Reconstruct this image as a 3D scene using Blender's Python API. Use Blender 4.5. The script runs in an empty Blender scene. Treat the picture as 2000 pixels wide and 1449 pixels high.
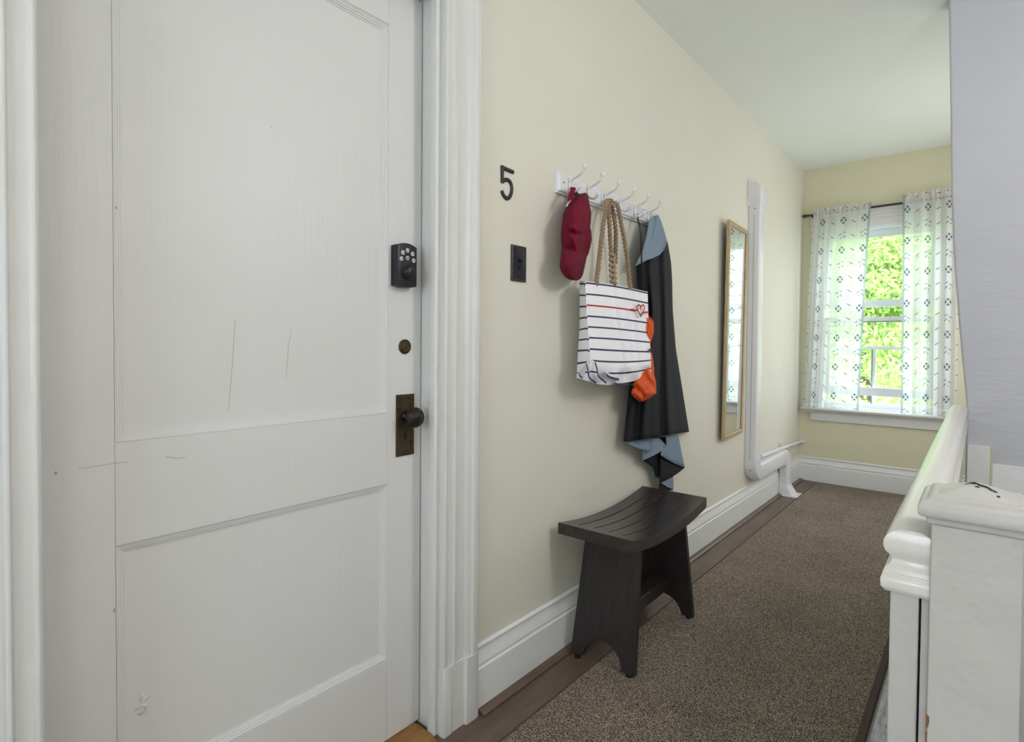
import bpy, bmesh, math, random
from mathutils import Vector, Matrix
random.seed(7)
S = bpy.context.scene
C = S.collection

# ------------------------------------------------------------------ camera
F_PX, CX, CY = 1075.94, 1000.0, 696.18
CAM = Vector((1.1505, 0.0, 1.13))
yaw, pit, rol = (math.radians(a) for a in (40.369, -1.2530, 0.4584))
fw = Vector((-math.sin(yaw)*math.cos(pit), math.cos(yaw)*math.cos(pit), math.sin(pit)))
rt = fw.cross(Vector((0, 0, 1))).normalized()
up = rt.cross(fw)
rt, up = math.cos(rol)*rt + math.sin(rol)*up, -math.sin(rol)*rt + math.cos(rol)*up
cd = bpy.data.cameras.new('camera'); cam = bpy.data.objects.new('camera', cd); C.objects.link(cam)
cd.sensor_width = 36.0; cd.lens = 36.0*F_PX/2000.0; cd.shift_y = -28.32/2000.0
cd.clip_start = 0.02; cd.clip_end = 200
M = Matrix((rt, up, -fw)).transposed().to_4x4(); M.translation = CAM
cam.matrix_world = M
S.camera = cam

def at(px, py, X=None, Y=None, Z=None):
    """point of the room seen at (px, py) of the 2000x1449 frame, on the plane x=X, y=Y or z=Z"""
    v = (px-CX)/F_PX*rt - (py-CY)/F_PX*up + fw
    if X is not None: t = (X-CAM.x)/v.x
    elif Y is not None: t = (Y-CAM.y)/v.y
    else: t = (Z-CAM.z)/v.z
    return CAM + v*t

# ------------------------------------------------------------------ light, exposure
S.view_settings.view_transform = 'Standard'; S.view_settings.look = 'None'
S.view_settings.gamma = 1; S.view_settings.use_curve_mapping = False
S.view_settings.exposure = 0.0
w = bpy.data.worlds.new('sky'); S.world = w; w.use_nodes = True
w.node_tree.nodes['Background'].inputs[0].default_value = (0.80, 0.90, 1.0, 1)
w.node_tree.nodes['Background'].inputs[1].default_value = 7.0

def area(name, loc, rot, sx, sy, power, col):
    l = bpy.data.lights.new(name, 'AREA'); l.shape = 'RECTANGLE'; l.size = sx; l.size_y = sy
    l.energy = power; l.color = col
    o = bpy.data.objects.new(name, l); C.objects.link(o); o.location = loc; o.rotation_euler = [math.radians(a) for a in rot]
    return o
sun = bpy.data.lights.new('sun', 'SUN'); sun.energy = 4.5; sun.angle = math.radians(1.5); sun.color = (1, .96, .88)
so = bpy.data.objects.new('sun', sun); C.objects.link(so); so.rotation_euler = (math.radians(38), 0, math.radians(22))
# fill lights added out of view to brighten the hall, no such sources seen
area('fill_behind_camera', (1.2, -2.42, 1.5), (90, 0, 0), 1.0, 1.4, 7, (.97, .98, 1.08))  # added fill from behind the camera, set in the made-up back opening
area('fill_nook', (1.44, 4.15, 1.45), (0, 90, 0), 1.7, 1.6, 13.5, (1.0, .98, 1.05))  # added fill hidden behind the grey wall; the nook has no window
area('fill_near_overhead', (1.5, -.7, 2.50), (0, 0, 0), .40, .40, 6.8, (1.0, .965, 1.0))  # added soft fill from above for the near end, no fitting there
def point_fill(name, loc, power, r, col):
    l = bpy.data.lights.new(name, 'POINT'); l.energy = power; l.shadow_soft_size = r; l.color = col
    o = bpy.data.objects.new(name, l); C.objects.link(o); o.location = loc
point_fill('fill_over_stair', (1.95, 1.5, 2.05), 27, .16, (1.0, .975, 1.05))  # added fill off to the right, lifts the ceiling and left wall

# ------------------------------------------------------------------ helpers
def lin(c):
    return tuple(((v/255.0)/12.92 if v/255.0 <= .04045 else ((v/255.0+.055)/1.055)**2.4) for v in c)+(1.0,)

class V:
    """scalar socket with arithmetic"""
    def __init__(s, nt, sock): s.nt, s.s = nt, sock
    def _m(s, op, *a):
        n = s.nt.nodes.new('ShaderNodeMath'); n.operation = op
        for i, x in enumerate((s,)+a):
            if isinstance(x, V): s.nt.links.new(x.s, n.inputs[i])
            else: n.inputs[i].default_value = x
        return V(s.nt, n.outputs[0])
    def __add__(s, o): return s._m('ADD', o)
    def __sub__(s, o): return s._m('SUBTRACT', o)
    def __mul__(s, o): return s._m('MULTIPLY', o)
    def __truediv__(s, o): return s._m('DIVIDE', o)
    def lt(s, o): return s._m('LESS_THAN', o)
    def gt(s, o): return s._m('GREATER_THAN', o)
    def mod(s, o): return s._m('FLOORED_MODULO', o)
    def abs(s): return s._m('ABSOLUTE')
    def sqrt(s): return s._m('SQRT')
    def sin(s): return s._m('SINE')
    def max(s, o): return s._m('MAXIMUM', o)
    def min(s, o): return s._m('MINIMUM', o)

def newmat(name):
    m = bpy.data.materials.new(name); m.use_nodes = True
    return m, m.node_tree, m.node_tree.nodes['Principled BSDF']

def noise(nt, scale, detail=4, stretch=(1, 1, 1), rough=.55, coord='Object'):
    tc = nt.nodes.new('ShaderNodeTexCoord'); mp = nt.nodes.new('ShaderNodeMapping')
    mp.inputs['Scale'].default_value = stretch
    n = nt.nodes.new('ShaderNodeTexNoise'); n.inputs['Scale'].default_value = scale
    n.inputs['Detail'].default_value = detail; n.inputs['Roughness'].default_value = rough
    nt.links.new(tc.outputs[coord], mp.inputs[0]); nt.links.new(mp.outputs[0], n.inputs['Vector'])
    return n.outputs[0]

def ramp(nt, sock, stops):
    r = nt.nodes.new('ShaderNodeValToRGB'); nt.links.new(sock, r.inputs[0])
    e = r.color_ramp.elements
    while len(e) < len(stops): e.new(.5)
    for k, (p, c) in enumerate(stops): e[k].position = p; e[k].color = c
    return r.outputs[0]

def bump(nt, b, layers):
    prev = None
    for h, strength, dist in layers:
        n = nt.nodes.new('ShaderNodeBump'); n.inputs['Strength'].default_value = strength; n.inputs['Distance'].default_value = dist
        nt.links.new(h, n.inputs['Height'])
        if prev: nt.links.new(prev, n.inputs['Normal'])
        prev = n.outputs[0]
    nt.links.new(prev, b.inputs['Normal'])

def mix(nt, fac, a, bcol):
    n = nt.nodes.new('ShaderNodeMix'); n.data_type = 'RGBA'
    nt.links.new(fac.s if isinstance(fac, V) else fac, n.inputs[0])
    for i, x in ((6, a), (7, bcol)):
        if isinstance(x, tuple): n.inputs[i].default_value = x
        else: nt.links.new(x, n.inputs[i])
    return n.outputs[2]

def paint(name, c, rough=.4, grain=(6, 6, .5), gs=14, gb=.25, vary=.04, lump=.3, spec=.5, lumpscale=5, chips=0):
    """old brushed paint: fine brush grain, soft lumps, faint tone variation"""
    m, nt, b = newmat(name); c = lin(c)
    d = tuple(max(0, v*(1-vary)) for v in c[:3])+(1,)
    col = ramp(nt, noise(nt, 3.0, 3), [(.35, d), (.65, c)])
    if chips:
        n2 = noise(nt, 38, 2)
        f = V(nt, n2).gt(1-chips)
        col = mix(nt, f, col, lin((105, 95, 85)))
    nt.links.new(col, b.inputs['Base Color'])
    b.inputs['Roughness'].default_value = rough; b.inputs['Specular IOR Level'].default_value = spec
    bump(nt, b, [(noise(nt, gs, 5, grain), gb, .004), (noise(nt, lumpscale, 3), lump, .02)])
    return m

def plain(name, c, rough=.5, metal=0, bs=None, bstr=.2, spec=.5, vary=0, stretch=(1, 1, 1)):
    m, nt, b = newmat(name); c = lin(c)
    b.inputs['Base Color'].default_value = c
    if vary:
        d = tuple(max(0, v*(1-vary)) for v in c[:3])+(1,)
        nt.links.new(ramp(nt, noise(nt, bs or 20, 4, stretch), [(.35, d), (.65, c)]), b.inputs['Base Color'])
    b.inputs['Roughness'].default_value = rough; b.inputs['Metallic'].default_value = metal
    b.inputs['Specular IOR Level'].default_value = spec
    if bs: bump(nt, b, [(noise(nt, bs, 4, stretch), bstr, .004)])
    return m

MT = {}
MT['wall'] = paint('cream_wall_paint', (224, 221, 206), .62, (1, 1, 1), 60, .12, .02, .5, .35, 2.2)
MT['endwall'] = paint('yellow_wall_paint', (220, 216, 186), .62, (1, 1, 1), 60, .12, .02, .4, .35, 2.2)
MT['ceil'] = paint('ceiling_paint', (238, 243, 238), .6, (1, 1, 1), 50, .1, .02, .4, .3, 2.0)
MT['grey'] = paint('cool_grey_plaster', (196, 197, 203), .7, (1, 1, 4), 12, .5, .03, .6, .3, 3)
MT['door'] = paint('white_door_paint', (222, 221, 219), .42, (5, 5, .35), 16, .22, .02, .18, .4, 4)
MT['moulding'] = paint('white_moulding_paint', (222, 221, 219), .42, (1, 1, 1), 20, .03, .02, .05, .4, 6)
MT['trim'] = paint('white_trim_paint', (222, 222, 219), .36, (6, 6, .5), 16, .28, .03, .25, .5, 9)
MT['base'] = paint('white_baseboard_paint', (234, 235, 234), .38, (6, .5, 6), 14, .25, .03, .25, .5, 8)
MT['rail'] = paint('thick_gloss_paint', (226, 223, 217), .2, (3, .6, 3), 25, .06, .03, .08, .55, 9)
MT['newel'] = paint('thick_newel_paint', (194, 191, 186), .36, (1, 1, .6), 26, .22, .03, .35, .45, 14)
MT['plastic'] = plain('white_plastic', (224, 224, 226), .3)
MT['whitemetal'] = plain('white_enamel', (228, 228, 230), .3)
MT['black'] = plain('black_gap', (20, 18, 17), .9)
MT['dark'] = plain('black_lock_metal', (46, 46, 50), .38, .5, 60, .05)
MT['bronze'] = plain('aged_bronze', (92, 78, 58), .48, .75, 45, .5, vary=.45)
MT['knob'] = plain('dark_bronze_knob', (62, 56, 50), .35, .8, 90, .9, vary=.3)
MT['iron'] = plain('dark_iron', (62, 60, 60), .5, .5, 80, .2)
MT['blackplate'] = plain('black_switch_paint', (52, 52, 56), .3, 0, 40, .3)
MT['coatblack'] = plain('black_cloth', (31, 31, 36), .8, 0, 400, .35, .25)
MT['coatblue'] = plain('blue_grey_cloth', (126, 143, 160), .85, 0, 400, .3, .2)
MT['orange'] = plain('orange_cloth', (226, 88, 26), .7, 0, 30, .5, .3, .12)
MT['cap'] = plain('crimson_corduroy', (116, 8, 44), .85, 0, 26, .8, .25, .2)
MT['brim'] = plain('crimson_brim_cloth', (104, 14, 40), .8, 0, 200, .3, .25)
MT['capdark'] = plain('cap_inside_shade', (52, 6, 22), .9)  # cap crimson darkened to paint the shade inside the cap
MT['rope'] = plain('natural_rope', (176, 154, 126), .9, 0, 300, .5, .2, .3)
MT['oak'] = plain('light_oak', (194, 170, 128), .5, 0, 16, .2, vary=.3, stretch=(8, 8, .6))
MT['threshold'] = plain('golden_oak', (160, 116, 62), .4, 0, 9, .2, vary=.4, stretch=(6, .8, 6))
MT['finial'] = plain('dark_red_wood', (88, 40, 34), .4)
MT['rod'] = plain('dark_rod', (48, 38, 40), .4)
MT['steel'] = plain('steel', (190, 190, 190), .3, .9)
MT['vinyl'] = plain('white_vinyl', (232, 236, 240), .35)
MT['greyvinyl'] = plain('grey_aluminium', (120, 128, 140), .4, .3)
MT['caulk'] = plain('cream_edge_paint', (200, 192, 158), .6)
MT['palewood'] = plain('bare_wood', (128, 78, 40), .6, 0, 30, .3)
MT['bark'] = plain('bark', (110, 95, 78), .9, 0, 20, .8)

def mirror_mat():
    m, nt, b = newmat('mirror_glass'); b.inputs['Base Color'].default_value = (.86, .88, .88, 1)
    b.inputs['Metallic'].default_value = 1; b.inputs['Roughness'].default_value = .02
    return m
MT['mirror'] = mirror_mat()

def glass_mat():
    m, nt, b = newmat('window_glass'); nt.nodes.remove(b)
    t = nt.nodes.new('ShaderNodeBsdfTransparent'); t.inputs[0].default_value = (.96, .98, .97, 1)
    g = nt.nodes.new('ShaderNodeBsdfGlossy'); g.inputs['Roughness'].default_value = .02
    x = nt.nodes.new('ShaderNodeMixShader'); x.inputs[0].default_value = .06
    nt.links.new(t.outputs[0], x.inputs[1]); nt.links.new(g.outputs[0], x.inputs[2])
    nt.links.new(x.outputs[0], nt.nodes['Material Output'].inputs[0])
    return m
MT['glass'] = glass_mat()

def stool_mat():
    m, nt, b = newmat('espresso_wood')
    col = ramp(nt, noise(nt, 7, 6, (7, .8, 7), .65), [(.3, lin((40, 34, 33))), (.7, lin((62, 55, 53)))])
    nt.links.new(col, b.inputs['Base Color']); b.inputs['Roughness'].default_value = .27
    bump(nt, b, [(noise(nt, 9, 6, (8, .8, 8)), .25, .003)])
    return m
MT['stool'] = stool_mat()
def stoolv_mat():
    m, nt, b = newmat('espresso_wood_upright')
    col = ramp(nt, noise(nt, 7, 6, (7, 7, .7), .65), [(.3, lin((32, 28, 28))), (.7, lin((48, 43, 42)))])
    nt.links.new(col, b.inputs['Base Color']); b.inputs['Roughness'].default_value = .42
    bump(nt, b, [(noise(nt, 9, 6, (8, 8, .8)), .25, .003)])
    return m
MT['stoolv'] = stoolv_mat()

def carpet_mat():
    m, nt, b = newmat('taupe_loop_carpet')
    n = noise(nt, 330, 2, (1, 1, 1), .5)
    n2 = noise(nt, 3, 3)
    c1 = ramp(nt, n, [(.38, lin((66, 57, 51))), (.5, lin((134, 121, 108))), (.64, lin((206, 192, 176)))])
    c2 = ramp(nt, n2, [(.3, (.86, .84, .82, 1)), (.7, (1.06, 1.05, 1.04, 1))])
    x = nt.nodes.new('ShaderNodeMix'); x.data_type = 'RGBA'; x.blend_type = 'MULTIPLY'; x.inputs[0].default_value = 1
    nt.links.new(c1, x.inputs[6]); nt.links.new(c2, x.inputs[7]); nt.links.new(x.outputs[2], b.inputs['Base Color'])
    b.inputs['Roughness'].default_value = 1; b.inputs['Specular IOR Level'].default_value = .1
    bump(nt, b, [(n, 1.0, .006)])
    return m
MT['carpet'] = carpet_mat()
MT['binding'] = plain('brown_binding', (84, 68, 62), .9, 0, 300, .4)

def floor_mat():
    m, nt, b = newmat('brown_painted_boards')
    a = ramp(nt, noise(nt, 5, 6, (3, .6, 1), .65), [(.3, lin((84, 68, 57))), (.62, lin((112, 93, 80)))])
    sc = V(nt, noise(nt, 26, 4, (2.5, .8, 1))).gt(.70)
    nt.links.new(mix(nt, sc, a, lin((140, 124, 110))), b.inputs['Base Color'])
    b.inputs['Roughness'].default_value = .38
    bump(nt, b, [(noise(nt, 30, 5, (3, .6, 1)), .3, .003)])
    return m
MT['floor'] = floor_mat()
def whitefloor_mat():
    m, nt, b = newmat('worn_white_floor_paint')
    a = ramp(nt, noise(nt, 40, 6, (2, .5, 1), .7), [(.36, lin((150, 150, 156))), (.55, lin((205, 206, 212)))])
    nt.links.new(a, b.inputs['Base Color']); b.inputs['Roughness'].default_value = .5
    bump(nt, b, [(noise(nt, 60, 5, (2, .6, 1)), .4, .003)])
    return m
MT['whitefloor'] = whitefloor_mat()

def uvsep(nt):
    tc = nt.nodes.new('ShaderNodeUVMap'); sx = nt.nodes.new('ShaderNodeSeparateXYZ')
    nt.links.new(tc.outputs[0], sx.inputs[0])
    return V(nt, sx.outputs[0]), V(nt, sx.outputs[1])

def curtain_mat():
    m, nt, b = newmat('sheer_printed_cotton'); nt.nodes.remove(b)
    u, v = uvsep(nt)
    um = (u).mod(.19)-.095; au = um.abs()
    fv = v.mod(.235)-.1175
    r = (um*um+fv*fv).sqrt()
    petal = r.lt(.027)*r.gt(.007)*((au-fv.abs()).abs().gt(.007))
    gv = (v+.1175).mod(.235)-.1175
    def leaf(cu, cv, ca, sa, L, W):
        a = (um-cu)*ca+(gv-cv)*sa; c = (um-cu)*(-sa)+(gv-cv)*ca
        return ((a*a)*(1/L**2)+(c*c)*(1/W**2)).lt(1)
    leaves = leaf(.016, .012, .75, .66, .016, .005).max(leaf(-.02, -.008, .9, -.43, .017, .0045)).max(leaf(.014, -.022, .95, .3, .015, .0045))
    pink = leaf(-.012, .02, 1, 0, .008, .007)
    sm = (u+.095).mod(.19)-.095; sv = (v+.03).mod(.11)-.055
    a = sm*.86+sv*.5; c = sm*(-.5)+sv*.86
    slash = a.abs().lt(.019)*c.abs().lt(.0028)
    dots = ((sm.abs()-.028).abs().lt(.0022))*((v*420).sin().gt(-.1))
    dark = petal
    edge = u.gt(.500)*((v*300+u*900).sin().gt(.1))
    band = u.gt(.500)
    base = lin((240, 241, 238))
    col = mix(nt, dots, base, lin((206, 211, 214)))
    col = mix(nt, band, col, lin((214, 218, 216)))
    col = mix(nt, edge, col, lin((140, 156, 176)))
    col = mix(nt, leaves, col, lin((156, 172, 190)))
    col = mix(nt, pink, col, lin((222, 178, 176)))
    col = mix(nt, slash, col, lin((186, 92, 98)))
    col = mix(nt, dark, col, lin((122, 137, 158)))
    d = nt.nodes.new('ShaderNodeBsdfDiffuse'); t = nt.nodes.new('ShaderNodeBsdfTranslucent'); tr = nt.nodes.new('ShaderNodeBsdfTransparent')
    nt.links.new(col, d.inputs[0]); nt.links.new(col, t.inputs[0]); nt.links.new(col, tr.inputs[0])
    x = nt.nodes.new('ShaderNodeMixShader'); x.inputs[0].default_value = .5
    nt.links.new(d.outputs[0], x.inputs[1]); nt.links.new(t.outputs[0], x.inputs[2])
    y = nt.nodes.new('ShaderNodeMixShader')
    hem = v.lt(.075).max(v.gt(1.60))
    tf = V(nt, hem._m('MULTIPLY', -.14).s)+.26
    nt.links.new(tf.s, y.inputs[0])
    nt.links.new(x.outputs[0], y.inputs[1]); nt.links.new(tr.outputs[0], y.inputs[2])
    nt.links.new(y.outputs[0], nt.nodes['Material Output'].inputs[0])
    return m
MT['curtain'] = curtain_mat()

def bag_mat():
    m, nt, b = newmat('striped_canvas')
    u, v = uvsep(nt)
    k = (v-.015+.0555).mod(.111)-.0555
    stripe = k.abs().lt(.0085)
    red = stripe*((v-.237).abs().lt(.02))*u.gt(0)*u.lt(.80)
    redr = stripe*((v-.237).abs().lt(.02))*u.gt(.80)
    col = mix(nt, stripe, lin((244, 244, 248)), lin((52, 56, 92)))
    col = mix(nt, red, col, lin((182, 40, 44)))
    col = mix(nt, redr, col, lin((244, 244, 248)))
    nt.links.new(col, b.inputs['Base Color']); b.inputs['Roughness'].default_value = .8
    bump(nt, b, [(noise(nt, 350, 2), .2, .002), (noise(nt, 9, 3), .5, .02)])
    return m
MT['bag'] = bag_mat()
MT['canvas'] = plain('white_canvas', (240, 240, 244), .85, 0, 350, .2)
MT['navy'] = plain('navy_stripe', (52, 56, 92), .85)
MT['redthread'] = plain('red_stripe', (182, 40, 44), .8)
MT['keywhite'] = plain('pale_key', (205, 205, 200), .5)

def leaf_mat(name, c1, c2):
    m, nt, b = newmat(name); nt.nodes.remove(b)
    col = ramp(nt, noise(nt, 1.7, 3), [(.3, lin(c1)), (.7, lin(c2))])
    d = nt.nodes.new('ShaderNodeBsdfDiffuse'); t = nt.nodes.new('ShaderNodeBsdfTranslucent')
    nt.links.new(col, d.inputs[0]); nt.links.new(col, t.inputs[0])
    x = nt.nodes.new('ShaderNodeMixShader'); x.inputs[0].default_value = .55
    nt.links.new(d.outputs[0], x.inputs[1]); nt.links.new(t.outputs[0], x.inputs[2])
    nt.links.new(x.outputs[0], nt.nodes['Material Output'].inputs[0])
    return m
MT['leaf'] = leaf_mat('young_leaves', (162, 192, 108), (212, 226, 166))
MT['leaf2'] = leaf_mat('darker_leaves', (140, 172, 104), (198, 216, 150))
MT['lawn'] = plain('lawn', (120, 150, 80), .9, 0, 3, .5, vary=.3)

# ---- mesh builders
def mesh_obj(name, bm, mats, parent=None, smooth=False, bevel=0, bseg=2, kind=None, angle=30):
    me = bpy.data.meshes.new(name); bmesh.ops.recalc_face_normals(bm, faces=bm.faces); bm.to_mesh(me); bm.free()
    for m in (mats if isinstance(mats, (list, tuple)) else [mats]): me.materials.append(MT[m] if isinstance(m, str) else m)
    o = bpy.data.objects.new(name, me); C.objects.link(o)
    if parent: o.parent = parent
    if bevel:
        b = o.modifiers.new('bevel', 'BEVEL'); b.width = bevel; b.segments = bseg; b.limit_method = 'ANGLE'; b.angle_limit = math.radians(angle)
    if smooth or bevel:
        me.shade_smooth() if hasattr(me, 'shade_smooth') else None
        if not smooth or smooth == 'auto':
            me.set_sharp_from_angle(angle=math.radians(40))
    if kind: o['kind'] = kind
    return o

def tag(o, label, cat, group=None, kind=None):
    o['label'] = label; o['category'] = cat
    if group: o['group'] = group
    if kind: o['kind'] = kind
    return o

def empty(name, loc, label, cat, group=None):
    o = bpy.data.objects.new(name, None); C.objects.link(o); o.location = loc; o.empty_display_size = .05
    bpy.context.view_layer.update()
    return tag(o, label, cat, group)

def adopt(parent, *objs):
    """parent world-placed meshes under an Empty without moving them"""
    for o in objs:
        o.parent = parent; o.matrix_parent_inverse = Matrix.Translation(-Vector(parent.location))

def box(bm, x0, x1, y0, y1, z0, z1, mi=0):
    vs = [bm.verts.new(p) for p in ((x0, y0, z0), (x1, y0, z0), (x1, y1, z0), (x0, y1, z0), (x0, y0, z1), (x1, y0, z1), (x1, y1, z1), (x0, y1, z1))]
    for f in ((0, 3, 2, 1), (4, 5, 6, 7), (0, 1, 5, 4), (1, 2, 6, 5), (2, 3, 7, 6), (3, 0, 4, 7)):
        bm.faces.new([vs[i] for i in f]).material_index = mi
    return vs

def loft(bm, loops, caps=True, closed=True, mi=0, uvs=None):
    L = [[bm.verts.new(p) for p in lp] for lp in loops]
    n = len(L[0]); fs = []
    for a, b in zip(L[:-1], L[1:]):
        for i in range(n if closed else n-1):
            j = (i+1) % n
            f = bm.faces.new((a[i], a[j], b[j], b[i])); f.material_index = mi; fs.append(f)
    if caps:
        bm.faces.new(L[0][::-1]).material_index = mi; bm.faces.new(L[-1]).material_index = mi
    return L

def prism_y(bm, prof, y0, y1, mi=0):       # profile in (x,z) swept along y
    loft(bm, [[(x, y0, z) for x, z in prof], [(x, y1, z) for x, z in prof]], mi=mi)
def prism_x(bm, prof, x0, x1, mi=0):       # profile in (y,z) swept along x
    loft(bm, [[(x0, y, z) for y, z in prof], [(x1, y, z) for y, z in prof]], mi=mi)
def prism_z(bm, prof, z0, z1, mi=0):
    loft(bm, [[(x, y, z0) for x, y in prof], [(x, y, z1) for x, y in prof]], mi=mi)

def smooth_path(pts, n=8):
    """Catmull-Rom through the points"""
    P = [Vector(p) for p in pts]; P = [P[0]*2-P[1]]+P+[P[-1]*2-P[-2]]; out = []
    for i in range(1, len(P)-2):
        for k in range(n):
            t = k/n; a, b, c, d = P[i-1:i+3]
            out.append(.5*((2*b)+(c-a)*t+(2*a-5*b+4*c-d)*t*t+(3*b-a-3*c+d)*t**3))
    out.append(P[-2]); return out

def frames(path):
    T = [(path[min(i+1, len(path)-1)]-path[max(i-1, 0)]).normalized() for i in range(len(path))]
    n = T[0].cross(Vector((0.13, .31, .94))); n.normalize(); out = []
    for t in T:
        n = (n-t*n.dot(t)); n.normalize(); out.append((t, n, t.cross(n)))
    return out

def tube(bm, pts, r, seg=10, n=6, mi=0, caps=True):
    path = smooth_path(pts, n) if n > 1 else [Vector(p) for p in pts]
    fr = frames(path); loops = []
    for i, (p, (t, a, b)) in enumerate(zip(path, fr)):
        s = i/(len(path)-1)
        rr = r(s) if callable(r) else r
        loops.append([p+a*rr*math.cos(2*math.pi*k/seg)+b*rr*math.sin(2*math.pi*k/seg) for k in range(seg)])
    loft(bm, loops, caps=caps, mi=mi)

def rope(bm, pts, R, turns_per_m=21, mi=0):
    path = smooth_path(pts, 60); fr = frames(path)
    d = 0; ph = [0]
    for a, b in zip(path[:-1], path[1:]): d += (b-a).length; ph.append(d)
    for s in range(3):
        loops = []
        for p, (t, a, b), l in zip(path, fr, ph):
            th = 2*math.pi*(l*turns_per_m+s/3)
            o = p+(a*math.cos(th)+b*math.sin(th))*R*.62
            loops.append([o+(a*math.cos(2*math.pi*k/8)+b*math.sin(2*math.pi*k/8))*R*.46 for k in range(8)])
        loft(bm, loops, mi=mi)

def lathe(bm, prof, center, axis='x', seg=24, mi=0):
    """profile list of (distance along axis, radius)"""
    cx, cy, cz = center; loops = []
    for h, r in prof:
        lp = []
        for k in range(seg):
            c, s = math.cos(2*math.pi*k/seg)*r, math.sin(2*math.pi*k/seg)*r
            lp.append({'x': (cx+h, cy+c, cz+s), 'y': (cx+c, cy+h, cz+s), 'z': (cx+c, cy+s, cz+h)}[axis])
        loops.append(lp)
    loft(bm, loops, mi=mi)

def rects(bm, x0, x1, y0, y1, steps, mi=0):
    """stack of rectangles: steps of (z, outward offset)"""
    loft(bm, [[(x0-o, y0-o, z), (x1+o, y0-o, z), (x1+o, y1+o, z), (x0-o, y1+o, z)] for z, o in steps], mi=mi)

def interp(tbl, t):
    for (a, va), (b, vb) in zip(tbl[:-1], tbl[1:]):
        if t <= b:
            k = (t-a)/(b-a) if b > a else 0
            return va+(vb-va)*k if not isinstance(va, tuple) else tuple(p+(q-p)*k for p, q in zip(va, vb))
    return tbl[-1][1]

def sheet(name, pts, mats, parent, thick=.004, mi=0, sub=2):
    """a flat-ish piece of cloth: outline of (px, py, depth X), given thickness"""
    bm = bmesh.new(); vs = [bm.verts.new(at(p[0], p[1], X=p[2])) for p in pts]
    bm.faces.new(vs); bmesh.ops.triangulate(bm, faces=bm.faces[:], ngon_method='EAR_CLIP')
    if sub:
        bmesh.ops.subdivide_edges(bm, edges=bm.edges[:], cuts=sub, use_grid_fill=True)
    o = mesh_obj(name, bm, mats, smooth=True)
    s = o.modifiers.new('solidify', 'SOLIDIFY'); s.thickness = thick; s.offset = 0
    if parent: adopt(parent, o)
    return o

YW = 3.0088       # face of the grey wall at the far end of the stair
WX = -.018       # plaster face of the left wall (the baseboard's face is x = 0)
ZC = 2.62        # ceiling
YE = 5.17        # end wall face

# ------------------------------------------------------------------ room shell
bm = bmesh.new()
box(bm, -.30, WX, -2.6, .175, 0, ZC); box(bm, -.30, WX, 1.075, YE+.3, 0, ZC); box(bm, -.30, WX, .175, 1.075, 2.14, ZC)
mesh_obj('wall_left', bm, 'wall', kind='structure')
bm = bmesh.new()
WIN = (.12, .93, .60, 2.10)
box(bm, -.018, WIN[0], YE, YE+.18, 0, ZC); box(bm, WIN[1], 1.45, YE, YE+.18, 0, ZC)
box(bm, WIN[0], WIN[1], YE, YE+.18, 0, WIN[2]); box(bm, WIN[0], WIN[1], YE, YE+.18, WIN[3], ZC)
mesh_obj('wall_end', bm, 'endwall', kind='structure')
bm = bmesh.new(); box(bm, -.30, 2.45, -2.6, YE+.18, ZC, ZC+.12); mesh_obj('ceiling', bm, 'ceil', kind='structure')
# brown boards at the left, worn white paint along the balustrade
bm = bmesh.new()
box(bm, -.30, .93, -2.6, YE+.1, -.05, 0, 0); box(bm, .93, 2.3, -2.6, .96, -.05, 0, 1); box(bm, .93, 1.10, .96, YW+.1, -.05, 0, 1)
box(bm, .93, 1.45, YW+.1, YE+.1, -.05, 0, 1)
mesh_obj('floor', bm, ['floor', 'whitefloor'], kind='structure')
# thin strip board against the baseboard
bm = bmesh.new(); prism_y(bm, [(0, 0), (.028, 0), (.028, .006), (.02, .012), (0, .014)], 1.205, YE-.02)
mesh_obj('trim_floor_strip', bm, 'floor', kind='structure', bevel=.002)
# grey plaster wall at the far end of the stair, with its leaning left edge
bm = bmesh.new()
edge = [(-2.7, 1.1139), (0, 1.1139), (0.8908, 1.1103), (1.1082, 1.0892), (1.304, 1.0726), (1.5433, 1.0544), (1.8043, 1.0421), (2.1958, 1.0305), (2.609, 1.0175)]
prof = [(x, z) for z, x in edge]+[(.985+.03, ZC), (2.3, ZC), (2.3, -2.7)]
prism_y(bm, prof, YW, YW+.12)
mesh_obj('wall_stair', bm, 'grey', kind='structure', bevel=.008, bseg=3)
bm = bmesh.new(); box(bm, 1.45, 1.5, YW+.12, YE+.18, 0, ZC); mesh_obj('wall_nook', bm, 'endwall', kind='structure')
# solid right wall; unseen back wall with an opening added for sky light
bm = bmesh.new()
box(bm, 2.3, 2.42, -2.6, YW+.12, -2.7, ZC)
mesh_obj('wall_right', bm, 'wall', kind='structure')
bm = bmesh.new()
box(bm, -.3, .7, -2.6, -2.48, 0, ZC); box(bm, 1.7, 2.42, -2.6, -2.48, 0, ZC); box(bm, .7, 1.7, -2.6, -2.48, 0, .8); box(bm, .7, 1.7, -2.6, -2.48, 2.2, ZC)
mesh_obj('wall_back', bm, 'wall', kind='structure')
# stair well: floor below, inner wall under the landing, steps going down
bm = bmesh.new(); box(bm, 1.0, 2.42, .8, YW+.2, -2.8, -2.7); box(bm, 1.0, 2.3, .86, .96, -2.7, -.05); box(bm, 1.0, 1.10, .96, YW, -2.7, -.05)
mesh_obj('wall_stairwell', bm, 'caulk', kind='structure')
bm = bmesh.new()
for k in range(8): box(bm, 1.10, 2.3, .96+.25*k, .96+.25*(k+1)+.02, -2.7, -.19*(k+1))
mesh_obj('trim_stair_steps', bm, 'floor', kind='structure', bevel=.006)
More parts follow.
